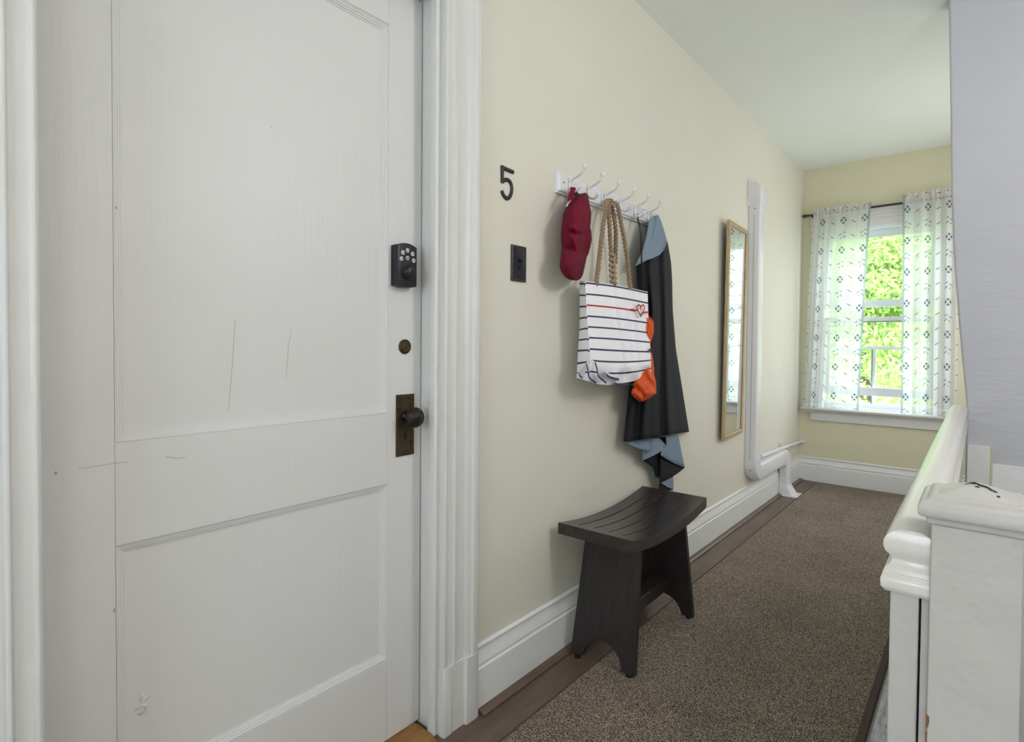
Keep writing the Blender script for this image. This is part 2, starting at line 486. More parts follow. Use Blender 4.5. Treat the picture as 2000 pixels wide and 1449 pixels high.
# board and skirting on the grey wall beyond the balustrade
bm = bmesh.new(); box(bm, 1.1172, 1.19, YW-.016, YW, -.4, 0.7254, 0); box(bm, 1.19, 1.1965, YW-.011, YW, -.4, 0.7211, 1)
mesh_obj('trim_stair_board', bm, ['trim', 'caulk'], kind='structure', bevel=.002)
bm = bmesh.new(); box(bm, 1.1965, 2.3, YW-.008, YW, -.5, 0.6559)
mesh_obj('trim_stair_skirting', bm, 'base', kind='structure', bevel=.003)

# baseboards: flat board, groove, coved cap
def base_prof(t=.018):
    return [(0, 0), (t, 0), (t, .132), (t-.004, .136), (t-.004, .142), (t-.001, .146), (t-.003, .158), (t-.009, .170), (t-.012, .184), (t-.012, .190), (t-.007, .193), (t-.007, .199), (t-.011, .203), (0, .204)]
bm = bmesh.new(); prism_y(bm, [(WX+x, z) for x, z in base_prof()], 1.20, YE)
mesh_obj('baseboard_left', bm, 'base', kind='structure', bevel=.0015)
bm = bmesh.new(); prism_y(bm, [(WX+x, z) for x, z in base_prof()], -2.48, .046)
mesh_obj('baseboard_near', bm, 'base', kind='structure', bevel=.0015)
bm = bmesh.new(); prism_x(bm, [(YE-x, z) for x, z in base_prof()], WX, 1.45)
mesh_obj('baseboard_end', bm, 'base', kind='structure', bevel=.0015)

# ------------------------------------------------------------------ door
DX = -.10
D = bmesh.new()
DY0, DY1, DZ0, DZ1 = .176, 1.0575, .014, 2.118
ya, yb = .307, .940
box(D, DX-.04, DX, DY0, ya-.0002, DZ0, DZ1); box(D, DX-.04, DX, yb+.0002, DY1, DZ0, DZ1)
for z0, z1 in ((DZ0, .244), (.738, .937), (2.002, DZ1)): box(D, DX-.04, DX-.0004, ya, yb, z0, z1)
door = mesh_obj('door_1', D, 'door', kind='structure', bevel=.0012)
def panel(z0, z1):
    bm = bmesh.new()
    prof = [(0, 0), (0, -.002), (.003, -.002), (.0045, -.0045), (.008, -.0045), (.0095, -.0075), (.013, -.0075), (.0145, -.011), (.018, -.011), (.0185, -.013)]
    loops = [[(DX+d, ya+i, z0+i), (DX+d, yb-i, z0+i), (DX+d, yb-i, z1-i), (DX+d, ya+i, z1-i)] for i, d in prof]
    loft(bm, loops, caps=False)
    i = .0185
    f = [bm.verts.new(p) for p in ((DX-.013, ya+i, z0+i), (DX-.013, yb-i, z0+i), (DX-.013, yb-i, z1-i), (DX-.013, ya+i, z1-i))]
    bm.faces.new(f)
    g = [bm.verts.new((DX-.03, v.co.y, v.co.z)) for v in f]; bm.faces.new(g[::-1])
    o = mesh_obj('panel', bm, ['door', 'moulding']); o.parent = door
    for p in o.data.polygons[:len(o.data.polygons)-2]: p.material_index = 1
    for p in o.data.polygons: p.use_smooth = False
    return o
panel(.244, .738); panel(.937, 2.002)
# lifted paint blister and small nicks on the door
bm = bmesh.new()
bp = [(262, 1385), (266, 1394), (276, 1398), (286, 1392), (290, 1378), (288, 1366), (291, 1354), (284, 1352), (277, 1356), (274, 1368), (268, 1378)]
c = at(277, 1378, X=DX-.009)
rim = [bm.verts.new(at(px, py, X=DX-.0125)) for px, py in bp]
mid = [bm.verts.new(at(277+(px-277)*.6, 1378+(py-1378)*.6, X=DX-.0085-.003*(k % 2))) for k, (px, py) in enumerate(bp)]
cv = bm.verts.new(c)
for i in range(len(bp)):
    j = (i+1) % len(bp); bm.faces.new((rim[i], rim[j], mid[j], mid[i])); bm.faces.new((mid[i], mid[j], cv))
o = mesh_obj('paint_blister', bm, 'trim'); o.parent = door
bm = bmesh.new()
def scratch(pts, X, w_=.0008):
    P = [at(px, py, X=X) for px, py in pts]
    for a, b in zip(P[:-1], P[1:]):
        d = (b-a).normalized(); n = Vector((1, 0, 0)).cross(d)*w_
        f = [bm.verts.new(q) for q in (a-n*.5, a+n*.5, b+n*.5, b-n*.5)]; bm.faces.new(f)
scratch([(459, 624), (456, 680), (452, 735), (448, 780), (446, 800)], DX-.0127, .0011)
scratch([(570, 640), (563, 680), (561, 712), (558, 738)], DX-.0127, .0009)
scratch([(152, 915), (185, 911), (222, 905), (250, 902)], DX+.0003, .0009)
scratch([(324, 892), (345, 895), (362, 893)], DX+.0001, .0012)
scratch([(108, 921), (109, 927)], DX+.0003, .004)
scratch([(227, 403), (228, 408)], DX-.003, .003); scratch([(223, 1188), (223, 1196)], DX+.0003, .003)
scratch([(530, 247), (531, 250)], DX-.0127, .002); scratch([(232, 862), (330, 851), (420, 842)], DX-.0127, .0009)
o = mesh_obj('scratch_marks', bm, plain('scratch_grey', (172, 168, 158), .8)); o.parent = door

# keypad deadbolt
def arc_plate(bm, y0, y1, zb, zt, sag, x0, x1, inset=.004):
    def outline(i):
        n = 12; P = []
        for k in range(n+1):
            s = k/n*2-1; P.append((y0+i+(y1-y0-2*i)*(k/n), zt-i-sag*s*s))
        for k in range(n+1):
            s = 1-k/n*2; P.append((y1-i-(y1-y0-2*i)*(k/n), zb+i+sag*.6*s*s))
        return P
    loops = [[(x, y, z) for y, z in outline(i)] for x, i in ((x0, 0), (x1-.004, 0), (x1-.001, .0015), (x1, inset))]
    loft(bm, loops)
KX = DX+.030
kp = bmesh.new()
a0, a1 = at(777, 520, X=KX), at(815, 520, X=KX)
zt, zb = at(793, 474, X=KX).z, at(793, 561, X=KX).z
arc_plate(kp, a0.y, a1.y, zb, zt, .008, DX, KX)
kc = ((a0.y+a1.y)/2, )
keypad = mesh_obj('keypad_deadbolt', kp, 'dark', smooth='auto'); keypad.parent = door; keypad['label'] = 'black keypad deadbolt'
bm = bmesh.new(); kcz = at(797, 532, X=KX); lathe(bm, [(0, .021), (.004, .021), (.005, .019), (.010, .0185), (.013, .017), (.018, .0155), (.020, .013), (.020, .001)], (KX-.001, kcz.y-.001, kcz.z), 'x', 32)
cyl = mesh_obj('lock_cylinder', bm, 'dark', smooth='auto'); cyl.parent = keypad
bm = bmesh.new(); box(bm, KX+.0185, KX+.0195, kcz.y-.003, kcz.y-.001, kcz.z-.006, kcz.z+.003)
o = mesh_obj('keyhole', bm, 'black'); o.parent = keypad

def text_bm(bm, s, size, center, mi=0, depth=.0004):
    cu = bpy.data.curves.new('t', 'FONT'); cu.body = s; cu.size = size; cu.align_x = 'CENTER'; cu.align_y = 'CENTER'; cu.extrude = depth
    o = bpy.data.objects.new('t', cu); C.objects.link(o); bpy.context.view_layer.update()
    me = bpy.data.meshes.new_from_object(o.evaluated_get(bpy.context.evaluated_depsgraph_get()))
    n0 = len(bm.verts); f0 = len(bm.faces); bm.from_mesh(me); bm.verts.ensure_lookup_table(); bm.faces.ensure_lookup_table()
    for v in bm.verts[n0:]: x, y, z = v.co; v.co = (center[0]+z, center[1]+x, center[2]+y)
    for f in bm.faces[f0:]: f.material_index = mi
    bpy.data.objects.remove(o); bpy.data.curves.remove(cu); bpy.data.meshes.remove(me)
for (px, py), s in zip(((787, 493), (796, 489), (806, 496), (784, 505), (796, 504), (808, 509)), ('3 4', '5 6', '7 8', '1 2', '', '9 0')):
    p = at(px, py, X=KX); bm = bmesh.new()
    lathe(bm, [(-.001, .0062), (.0008, .0062), (.0014, .0052), (.0014, .0005)], p, 'x', 16)
    if s: text_bm(bm, s, .0052, (p.x+.0016, p.y, p.z), 1)
    else:
        box(bm, p.x+.0014, p.x+.0019, p.y-.002, p.y+.002, p.z-.0028, p.z+.0004, 1)
        tube(bm, [(p.x+.0016, p.y-.0013, p.z), (p.x+.0016, p.y-.0011, p.z+.0024), (p.x+.0016, p.y+.0011, p.z+.0024), (p.x+.0016, p.y+.0013, p.z)], .0004, 5, 3, 1)
    o = mesh_obj('key_button', bm, ['keywhite', 'black']); o.parent = keypad; o['label'] = 'round pale key button'
# old rim lock cylinder
p = at(790, 677, X=DX)
bm = bmesh.new(); lathe(bm, [(-.002, .021), (.003, .021), (.005, .0185), (.0035, .017), (.0035, .0165), (.006, .015), (.006, .001)], (DX, p.y, p.z), 'x', 32)
cy = mesh_obj('lock_cylinder', bm, 'bronze', smooth='auto'); cy.parent = door; cy['label'] = 'round tarnished bronze lock cylinder'
bm = bmesh.new(); box(bm, DX+.006, DX+.0066, p.y-.001, p.y+.001, p.z-.008, p.z+.003); o = mesh_obj('keyhole', bm, 'black'); o.parent = cy
# escutcheon with beaded border, keyhole, knob
e0, e1 = at(773, 830, X=DX), at(807, 830, X=DX); z1 = at(790, 770, X=DX).z; z0 = at(790, 889, X=DX).z
bm = bmesh.new(); y0, y1 = e0.y, e1.y
loops = [[(DX+d, y0+i, z0+i), (DX+d, y1-i, z0+i), (DX+d, y1-i, z1-i), (DX+d, y0+i, z1-i)] for d, i in ((0, 0), (.004, 0), (.005, .001), (.005, .0105), (.0065, .011), (.0065, .0125), (.003, .0135))]
loft(bm, loops)
per = []
for k in range(22):
    zz = z0+.006+(z1-z0-.012)*k/21; per += [(y0+.0055, zz), (y1-.0055, zz)]
for k in range(1, 7):
    yy = y0+.0055+(y1-y0-.011)*k/7; per += [(yy, z0+.006), (yy, z1-.006)]
for yy, zz in per: lathe(bm, [(0, .0028), (.0012, .0024), (.002, .0008)], (DX+.005, yy, zz), 'x', 6)
esc = mesh_obj('knob_plate', bm, 'bronze', bevel=0, smooth='auto'); esc.parent = door; esc['label'] = 'tall tarnished bronze plate with beaded border and keyhole'
bm = bmesh.new(); ym = (y0+y1)/2; zk = at(792, 852, X=DX).z
lathe(bm, [(0, .0042), (.0008, .0042)], (DX+.0032, ym, zk+.004), 'x', 14); box(bm, DX+.0032, DX+.004, ym-.0022, ym+.0022, zk-.012, zk+.004)
o = mesh_obj('keyhole', bm, 'black'); o.parent = esc
bm = bmesh.new(); zkn = at(795, 812, X=DX).z
lathe(bm, [(.003, .015), (.006, .0145), (.010, .011), (.016, .009), (.028, .009), (.031, .013), (.035, .0225), (.040, .0275), (.046, .029), (.053, .0275), (.058, .023), (.0605, .021), (.061, .017), (.063, .012), (.065, .004), (.065, .0005)], (DX, ym, zkn), 'x', 40)
o = mesh_obj('door_knob', bm, 'knob', smooth='auto'); o.parent = esc; o['label'] = 'dark round ornamented door knob'

# jambs, stop bead and head of the frame
bm = bmesh.new()
for s, yj in ((1, 1.061), (-1, .172)):
    pr = [(-.16, yj+s*.02), (-.16, yj), (-.054, yj), (-.054, yj-s*.010), (-.051, yj-s*.015), (-.044, yj-s*.017), (-.033, yj-s*.017), (-.026, yj-s*.015), (-.023, yj-s*.010), (-.023, yj), (-.019, yj), (-.019, yj+s*.02)]
    prism_z(bm, pr if s > 0 else pr[::-1], 0.0, 2.14)
box(bm, -.16, -.019, .17, 1.063, 2.123, 2.15); box(bm, -.054, -.023, .17, 1.063, 2.108, 2.123)
mesh_obj('trim_door_jamb', bm, 'trim', kind='structure', bevel=.0012)
# black block behind the door, its colour standing in for the gap's shade
bm = bmesh.new(); box(bm, -.30, -.165, .12, 1.12, 0, 2.2); mesh_obj('trim_door_gap_shade', bm, 'black', kind='structure')
# casings, plinth blocks
def casing(s, yi, nm):
    bm = bmesh.new(); x = WX
    pr = [(0, 0), (.015, 0), (.019, .002), (.021, .006), (.020, .010), (.016, .012), (.016, .037), (.023, .0395), (.023, .044), (.016, .0465), (.016, .082), (.021, .085), (.023, .090), (.023, .104), (.028, .107), (.031, .112), (.031, .126), (.028, .133), (.022, .137), (0, .137)]
    P = [(x+d, yi+s*o) for d, o in pr]
    prism_z(bm, P if s < 0 else P[::-1], .2, 2.262)
    pr2 = [(0, -.001), (.019, -.001), (.023, .004), (.023, .030), (.021, .032), (.021, .080), (.030, .085), (.031, .128), (.026, .138), (0, .138)]
    P = [(x+d, yi+s*o) for d, o in pr2]
    prism_z(bm, P if s < 0 else P[::-1], 0, .2)
    mesh_obj(nm, bm, 'trim', kind='structure', bevel=.0012)
casing(1, 1.0605, 'trim_casing_right'); casing(-1, .184, 'trim_casing_left')
bm = bmesh.new(); box(bm, WX, -.001, .184, 1.0605, 2.124, 2.262); box(bm, WX, .010, .184, 1.0605, 2.225, 2.262); mesh_obj('trim_casing_head', bm, 'trim', kind='structure', bevel=.002)
bm = bmesh.new(); prism_y(bm, [(-.165, 0), (-.165, .012), (-.03, .012), (-.006, .004), (-.004, 0)], .17, 1.042)
mesh_obj('trim_threshold', bm, 'threshold', kind='structure', bevel=.003)

# ------------------------------------------------------------------ carpet runner
bm = bmesh.new(); box(bm, .142, .905, -1.6, 5.085, 0, .010)
rug = mesh_obj('hall_runner', bm, 'carpet', bevel=.003)
tag(rug, 'long taupe speckled loop pile runner lying along the hallway floor', 'carpet')
bm = bmesh.new(); box(bm, .900, .922, -1.6, 5.09, 0, .011); box(bm, .134, .144, -1.6, 5.09, 0, .009)
o = mesh_obj('edge_binding', bm, 'binding', bevel=.003); o.parent = rug; o['label'] = 'darker brown bound edge'

# ------------------------------------------------------------------ balustrade
BN = empty('stair_balustrade', (1.15, .91, 0), 'thickly painted white balustrade with square newel post and rounded handrail at the right', 'stair railing')
NX0, NX1, NY0, NY1 = 1.1074, 1.1944, 0.87, 0.957
bm = bmesh.new()
rects(bm, NX0, NX1, NY0, NY1, [(0, 0), (0.9082, 0.0), (0.9096, 0.0043), (0.9154, 0.0051), (0.9176, 0.0065), (0.9183, 0.0109), (0.9219, 0.0134), (0.9313, 0.0134), (0.9343, 0.0123), (0.9371, 0.0094), (0.9386, 0.0051), (0.9422, 0.0029), (0.9451, -0.0014)])
nw = mesh_obj('newel_post', bm, 'newel', bevel=.0016, bseg=3); adopt(BN, nw)
bm = bmesh.new(); loops = []
for k in range(9):
    t = k/8; i = .001+t*.0395; z = 0.943+.0165*t
    loops.append([(NX0+i, NY0+i, z), (NX1-i, NY0+i, z), (NX1-i, NY1-i, z), (NX0+i, NY1-i, z)])
loft(bm, loops); cp = mesh_obj('post_cap', bm, 'newel', bevel=.0025, bseg=3, angle=12); adopt(BN, cp)
# handrail: stack of mouldings carried round the near end
R0, R1 = 1.0726, 1.0994
prof = [(0.8052, 0.013), (0.811, 0.0178), (0.8204, 0.0185), (0.8248, 0.0178), (0.8262, 0.0163), (0.8306, 0.0163), (0.832, 0.0149), (0.8371, 0.0138), (0.8422, 0.0087), (0.848, 0.0072), (0.853, 0.0094), (0.8596, 0.0145), (0.8668, 0.0163), (0.8741, 0.0156), (0.8806, 0.0123), (0.8857, 0.0072), (0.8886, 0.0014), (0.89, -0.0058)]
bm = bmesh.new()
yo = [o for z, o in prof]; yo[-5:] = [.0160, .0150, .0138, .0122, .0105]
loft(bm, [[(R0-o, 0.8954-q, z), (R1+o, 0.8954-q, z), (R1+o, YW, z), (R0-o, YW, z)] for (z, o), q in zip(prof, yo)])
hr = mesh_obj('handrail', bm, 'rail', bevel=.0016, bseg=2, angle=28); adopt(BN, hr)
bm = bmesh.new(); box(bm, 1.0704, 1.1023, 0.9207, YW-.001, 0, 0.8067); pl = mesh_obj('balustrade_panel', bm, 'rail', bevel=.003); adopt(BN, pl)
bm = bmesh.new(); box(bm, 1.065, 1.0961, 0.8859, 0.9193, 0, 0.8067); eo = mesh_obj('end_post', bm, 'newel', bevel=.002, bseg=3); adopt(BN, eo)
bm = bmesh.new(); box(bm, 1.0983, 1.107, 0.8903, 0.9193, 0, 0.8067); fo = mesh_obj('filler_strip', bm, 'newel', bevel=.001); adopt(BN, fo)
bm = bmesh.new(); box(bm, 1.0959, 1.0985, 0.9062, 0.9149, 0, 0.8067); fo = mesh_obj('gap_shade_strip', bm, 'black'); adopt(BN, fo)  # black strip filling the joint, painted in place of its shade
for P in ([(1808.5, 1393), (1814, 1399), (1815, 1408), (1813, 1418), (1808, 1424)], [(1807.5, 1426), (1811, 1429), (1810, 1449), (1807, 1449)]):
    bm = bmesh.new(); vs = [at(px, py, Y=NY0-.0004) for px, py in P]
    loft(bm, [vs, [v+Vector((0, -.0006, 0)) for v in vs]])
    fo = mesh_obj('paint_chip', bm, 'palewood'); adopt(BN, fo)
def cap_z(x, y): return .9434+.0165*(min(x-NX0, NX1-x, y-NY0, NY1-y)-.001)/.0395
for cx_, cy_2, L_, h_ in ((1.1455, .9085, .007, .0022), (1.1585, .9065, .006, .0020), (1.1665, .903, .004, .0022), (1.151, .902, .0022, .001), (1.171, .893, .0016, .0012)):
    bm = bmesh.new()
    vs = []
    for q in range(14):
        a = math.pi*2*q/14; x_ = cx_+L_*math.cos(a)*(1+.3*math.sin(3*a+cx_*90)); y_ = cy_2+h_*math.sin(a)*(1+.4*math.cos(5*a))-.25*(x_-1.15)
        vs.append(Vector((x_, y_, min(cap_z(x_, y_), .9599))))
    loft(bm, [vs, [v+Vector((0, 0, .0005)) for v in vs]]); fo = mesh_obj('worn_patch', bm, 'dark'); adopt(BN, fo)

# ------------------------------------------------------------------ house number 5, switch
def flatstroke(bm, pts, wd, h, X, n=6, mi=0):
    """bevelled bar following points given in the picture, lying on plane X"""
    P = smooth_path([at(px, py, X=X) for px, py in pts], n) if n > 1 else [at(px, py, X=X) for px, py in pts]
    loops = []
    for i, p in enumerate(P):
        t = (P[min(i+1, len(P)-1)]-P[max(i-1, 0)]).normalized(); n_ = Vector((1, 0, 0)).cross(t)
        loops.append([p-n_*wd/2, p-n_*wd/2+Vector((h*.55, 0, 0)), p-n_*wd*.12+Vector((h, 0, 0)), p+n_*wd*.12+Vector((h, 0, 0)), p+n_*wd/2+Vector((h*.55, 0, 0)), p+n_*wd/2])
    loft(bm, loops, mi=mi)
bm = bmesh.new()
g = lambda X_, Y_: (960+X_/14.49, 310+Y_/14.49)
flatstroke(bm, [g(600, 385), g(285, 250)], .0125, .007, WX, 1)
flatstroke(bm, [g(288, 200), g(290, 690)], .0125, .0072, WX, 1)
flatstroke(bm, [g(300, 640), g(360, 605), g(430, 600), g(505, 650), g(550, 760), g(560, 870), g(540, 990), g(490, 1090), g(425, 1125), g(355, 1075), g(305, 990), g(278, 905)], .0125, .0068, WX, 6)
n5 = mesh_obj('house_number', bm, 'iron'); tag(n5, 'dark metal numeral 5 fixed to the cream wall beside the door', 'house number')
a, b = at(996, 477, X=WX), at(1026, 552, X=WX)
SY0, SY1, SZ0, SZ1 = at(997, 512, X=WX).y, at(1025.5, 515, X=WX).y, at(1011, 550, X=WX).z, at(1011, 480, X=WX).z
bm = bmesh.new()
loft(bm, [[(WX+d, SY0+i, SZ0+i), (WX+d, SY1-i, SZ0+i), (WX+d, SY1-i, SZ1-i), (WX+d, SY0+i, SZ1-i)] for d, i in ((0, 0), (.005, 0), (.0075, .003), (.0075, .006), (.0065, .008))])
sw = mesh_obj('light_switch', bm, 'blackplate', bevel=.001); tag(sw, 'black push button switch plate on the wall below the metal numeral', 'light switch')
ym = (SY0+SY1)/2; zm = (SZ0+SZ1)/2
for dz, h in ((.011, .012), (-.011, .004)):
    bm = bmesh.new(); lathe(bm, [(0, .0078), (.0015, .0078), (.0015, .0062), (h, .0062), (h+.001, .005), (h+.001, .0005)], (WX+.0065, ym, zm+dz), 'x', 20)
    o = mesh_obj('push_button', bm, 'dark', smooth='auto'); o.parent = sw
for dz in (.03, -.03):
    bm = bmesh.new(); lathe(bm, [(0, .003), (.001, .0026), (.0014, .0005)], (WX+.0065, ym, zm+dz), 'x', 10); o = mesh_obj('screw', bm, 'iron'); o.parent = sw

# ------------------------------------------------------------------ coat rack with six hooks
HY = [1.655+.1225*i for i in range(6)]
RK = empty('coat_rack', (WX, 1.95, 1.70), 'white wall-mounted coat rack board with six double hooks', 'coat rack')
RX = 0.0
bm = bmesh.new(); y0, y1, z0, z1 = 1.600, 2.325, 1.672, 1.749
loft(bm, [[(WX+d, y0+i, z0+i), (WX+d, y1-i, z0+i), (WX+d, y1-i, z1-i), (WX+d, y0+i, z1-i)] for d, i in ((0, 0), (.009, 0), (.011, .002), (.011, .006), (.016, .008), (.018, .011), (.018, .0115))])
bd = mesh_obj('rack_board', bm, 'whitemetal', bevel=.001); adopt(RK, bd)
bm = bmesh.new(); lathe(bm, [(0, .0035), (.0008, .003), (.0008, .0005)], (RX, 1.632, 1.712), 'x', 10); o = mesh_obj('screw', bm, 'iron'); adopt(RK, o)
def hook_mesh():
    Y = HY[1]
    pts = [(1177, 341), (1175.5, 347), (1171, 353), (1163, 359), (1155, 364), (1150.5, 369), (1148.5, 375), (1150, 382), (1154, 386.5), (1159, 387.5), (1164, 385), (1167.5, 380)]
    P = [at(px, py, Y=Y)-Vector((0, Y, 0)) for px, py in pts]
    mn = min(p.x for p in P)
    bm = bmesh.new()
    tube(bm, P, lambda s: .0044+.0012*math.sin(s*math.pi), 8, 5)
    for q, d in ((P[0], (P[0]-P[1]).normalized()), (P[-1], (P[-1]-P[-2]).normalized())):
        r0 = .0085 if q is P[0] else .0068
        tube(bm, [q-d*.012, q-d*.004, q+d*.005, q+d*.009], lambda s: r0*(math.sin(.35+s*2.4)**.7), 10, 3)
    zc = sum(p.z for p in P[4:8])/4
    # back plate standing on the board
    loft(bm, [[(RX+d, w_*math.cos(a_*math.pi/8)*1.0, zc-.006+h_*math.sin(a_*math.pi/8)) for a_ in range(16)] for d, w_, h_ in ((0, .011, .030), (.003, .010, .029), (.0045, .007, .025))])
    tube(bm, [(RX+.003, 0, zc+.010), (P[4].x, 0, P[4].z)], .004, 8, 2); tube(bm, [(RX+.003, 0, zc-.008), (P[7].x, 0, P[7].z)], .004, 8, 2)
    return bm, P
hb, HP = hook_mesh()
h0 = mesh_obj('coat_hook', hb, 'whitemetal', smooth=True); h0.location = (0, HY[0], 0); adopt(RK, h0)
for i in range(1, 6):
    h = h0.copy(); C.objects.link(h); h.location = (0, HY[i], 0)
hook_low = HP[8]      # lowest point of the lower curl (x, 0, z)
print('hook', [tuple(round(v, 3) for v in p) for p in HP])

# ------------------------------------------------------------------ garments on the rack
def body(name, rows, mats, parent, nr=40, nc=36, back=WX+.004, folds=None, depth=.05, mi=0, power=.5, uv=False):
    """hanging cloth body: rows = [(t,(Lpx,Lpy,Rpx,Rpy,Xfront))]; closed skin, back side near the wall"""
    bm = bmesh.new(); loops = []
    for r in range(nr+1):
        t = r/nr; L_x, L_y, R_x, R_y, X = interp(rows, t); lp = []
        for c in range(nc+1):
            s = c/nc; e = max(0, 1-(2*s-1)**2)**power
            xx = back+.012+(X-back-.012)*e + (folds(s, t) if folds else 0)*min(1, e*1.6)
            lp.append(at(L_x+(R_x-L_x)*s, L_y+(R_y-L_y)*s, X=xx))
        for c in range(nc-1, 0, -3):
            s = c/nc; lp.append(at(L_x+(R_x-L_x)*s, L_y+(R_y-L_y)*s, X=back))
        loops.append(lp)
    loft(bm, loops, mi=mi)
    o = mesh_obj(name, bm, mats, smooth=True)
    if parent: adopt(parent, o)
    return o

# long black garment with blue-grey lining
CT = empty('hanging_garment', (.03, 2.27, 1.70), 'long black garment with blue-grey lining hanging from the last hook', 'coat')
rows = [(0, (1280, 421, 1286, 420, .045)), (.06, (1277, 445, 1295, 443, .05)), (.14, (1262, 480, 1305, 478, .055)), (.22, (1242, 517, 1311, 514, .06)), (.30, (1247, 560, 1313, 550, .06)),
        (.42, (1252, 610, 1314, 605, .06)), (.6, (1245, 690, 1320, 680, .065)), (.78, (1228, 765, 1332, 755, .07)), (1, (1217, 863, 1346, 843, .075))]
def cf(s, t):
    return .010*math.sin(s*17+1.5*t)*(.4+t*.7)+.007*math.sin(s*31+2+3*t)*t+.004*math.sin(s*9-4*t)
body('black_cloth', rows, 'coatblack', CT, 44, 60, folds=cf, power=.35)
sheet('collar_flap', [(1268, 428, .062), (1276, 424, .066), (1285, 420, .062), (1291, 433, .066), (1297, 452, .070), (1302, 470, .072), (1300.5, 480, .076), (1296, 489, .078), (1288, 498, .082), (1276, 504, .084), (1262, 509, .084), (1250, 514, .080), (1241, 519, .074), (1246, 508, .076), (1254, 492, .078), (1260, 472, .074), (1265, 450, .070)], 'coatblue', CT, .003, sub=3)
bm = bmesh.new(); flat = [(1282, 424, .0695), (1280, 440, .073), (1276.5, 455, .0765), (1273.5, 468, .080)]
tube(bm, [at(a, b, X=c_-.001) for a, b, c_ in flat], lambda s: .0032*(1-s)+.0006, 6, 4); o = mesh_obj('flap_pleat', bm, 'coatblue', smooth=True); adopt(CT, o)
BL, BK = 'coatblue', 'coatblack'
for pts, m_ in (
    ([(1217, 862, .03), (1236, 860, .026), (1252, 858, .03), (1271, 856, .04), (1270, 882, .058), (1250, 877, .045), (1234, 870, .04)], BL),
    ([(1254, 870, .03), (1271, 855, .034), (1287, 855, .04), (1294, 864, .048), (1302, 871, .058), (1294, 879, .056), (1284, 886, .05), (1268, 892, .04), (1255, 899, .03)], BL),
    ([(1284, 855, .028), (1304, 852, .03), (1303, 872, .036), (1290, 866, .03)], BK),
    ([(1300, 850, .045), (1324, 848, .035), (1330, 880, .035), (1337, 913, .03), (1318, 906, .045), (1302, 897, .054), (1291, 889, .056), (1292, 880, .056), (1302, 870, .05)], BL),
    ([(1255, 899, .022), (1270, 890, .026), (1286, 880, .032), (1294, 876, .032), (1291, 890, .04), (1289, 933, .034), (1281, 929, .028), (1276, 914, .022), (1266, 905, .02)], BK),
    ([(1290, 888, .042), (1303, 897, .04), (1318, 906, .034), (1337, 913, .026), (1326, 922, .028), (1313, 931, .034), (1300, 938, .04), (1289, 943, .044)], BK),
    ([(1276, 912, .014), (1280, 926, .016), (1289, 932, .02), (1276, 934, .014)], BL),
    ([(1289, 942, .034), (1301, 937, .03), (1314, 929, .022), (1315, 956, .02), (1303, 951, .03), (1293, 945, .036)], BL),
    ([(1289, 941, .03), (1303, 950, .026), (1315, 957, .018), (1300, 959, .024), (1291, 958.5, .03), (1287, 953, .03)], BK)):
    sheet('hem_cascade', pts, m_, CT, .003, sub=3)

# orange stuff sack on a black cord, from the fifth hook
OS = empty('drawstring_sack', (.06, HY[4], 1.66), 'crumpled orange cloth sack on a black cord, half behind the striped tote', 'bag')
rows = [(0, (1262, 617, 1269, 617, .082)), (.06, (1262, 626, 1277, 628, .098)), (.2, (1262, 650, 1277, 650, .10)), (.32, (1262, 670, 1271, 670, .09)), (.38, (1264, 682, 1271, 682, .085)), (.44, (1264, 690, 1274, 692, .095)), (.58, (1262, 712, 1277, 714, .105)), (.7, (1246, 736, 1278, 733, .105)),
        (.78, (1236, 750, 1281, 745, .115)), (.9, (1232.5, 768, 1282, 768, .115)), (.96, (1240, 778, 1270, 777, .105)), (1, (1248, 784, 1256, 784, .09))]
def of(s, t):
    k = .5+.5*min(1, max(0, (t-.6)/.15))
    return k*(.0055*math.sin(s*9-t*34)+.003*math.sin(s*17-t*52+1)+.0015*math.sin(s*5+t*60))
body('sack', rows, 'orange', OS, 60, 34, back=.078, folds=of, power=.6)
bm = bmesh.new(); hk = Vector((hook_low.x, HY[4], hook_low.z))
for a_, dy in ((0, -.004), (1, .004)):
    q = at(1252.2+a_*1.6, 505, X=.095)
    tube(bm, [hk+Vector((.002, dy*.6, .005)), hk+Vector((.004, dy, -.02)), at(1250.2+a_*2.6, 455, X=.07), q, at(1253.5+a_*1, 545, X=.086), at(1254+a_*1, 566, X=.080), at(1262, 612, X=.070), at(1266, 640, X=.08), at(1268, 676, X=.08)],   .0017, 6, 6)
tube(bm, [hk+Vector((.002, -.003, .005)), hk+Vector((.001, 0, .0075)), hk+Vector((.002, .003, .005))], .0019, 6, 4)
o = mesh_obj('drawstring', bm, 'black', smooth=True); adopt(OS, o); o['label'] = 'thin black cord'
bm = bmesh.new(); tube(bm, [at(1268, 683, X=.118), at(1276, 683, X=.10)], .0035, 8, 2); o = mesh_obj('cord_knot', bm, 'black', smooth=True); adopt(OS, o)
bm = bmesh.new(); tube(bm, [at(1234, 751, X=.112), at(1237, 757, X=.11)], .006, 8, 2)
o = mesh_obj('cord_lock', bm, 'black', smooth=True); adopt(OS, o)

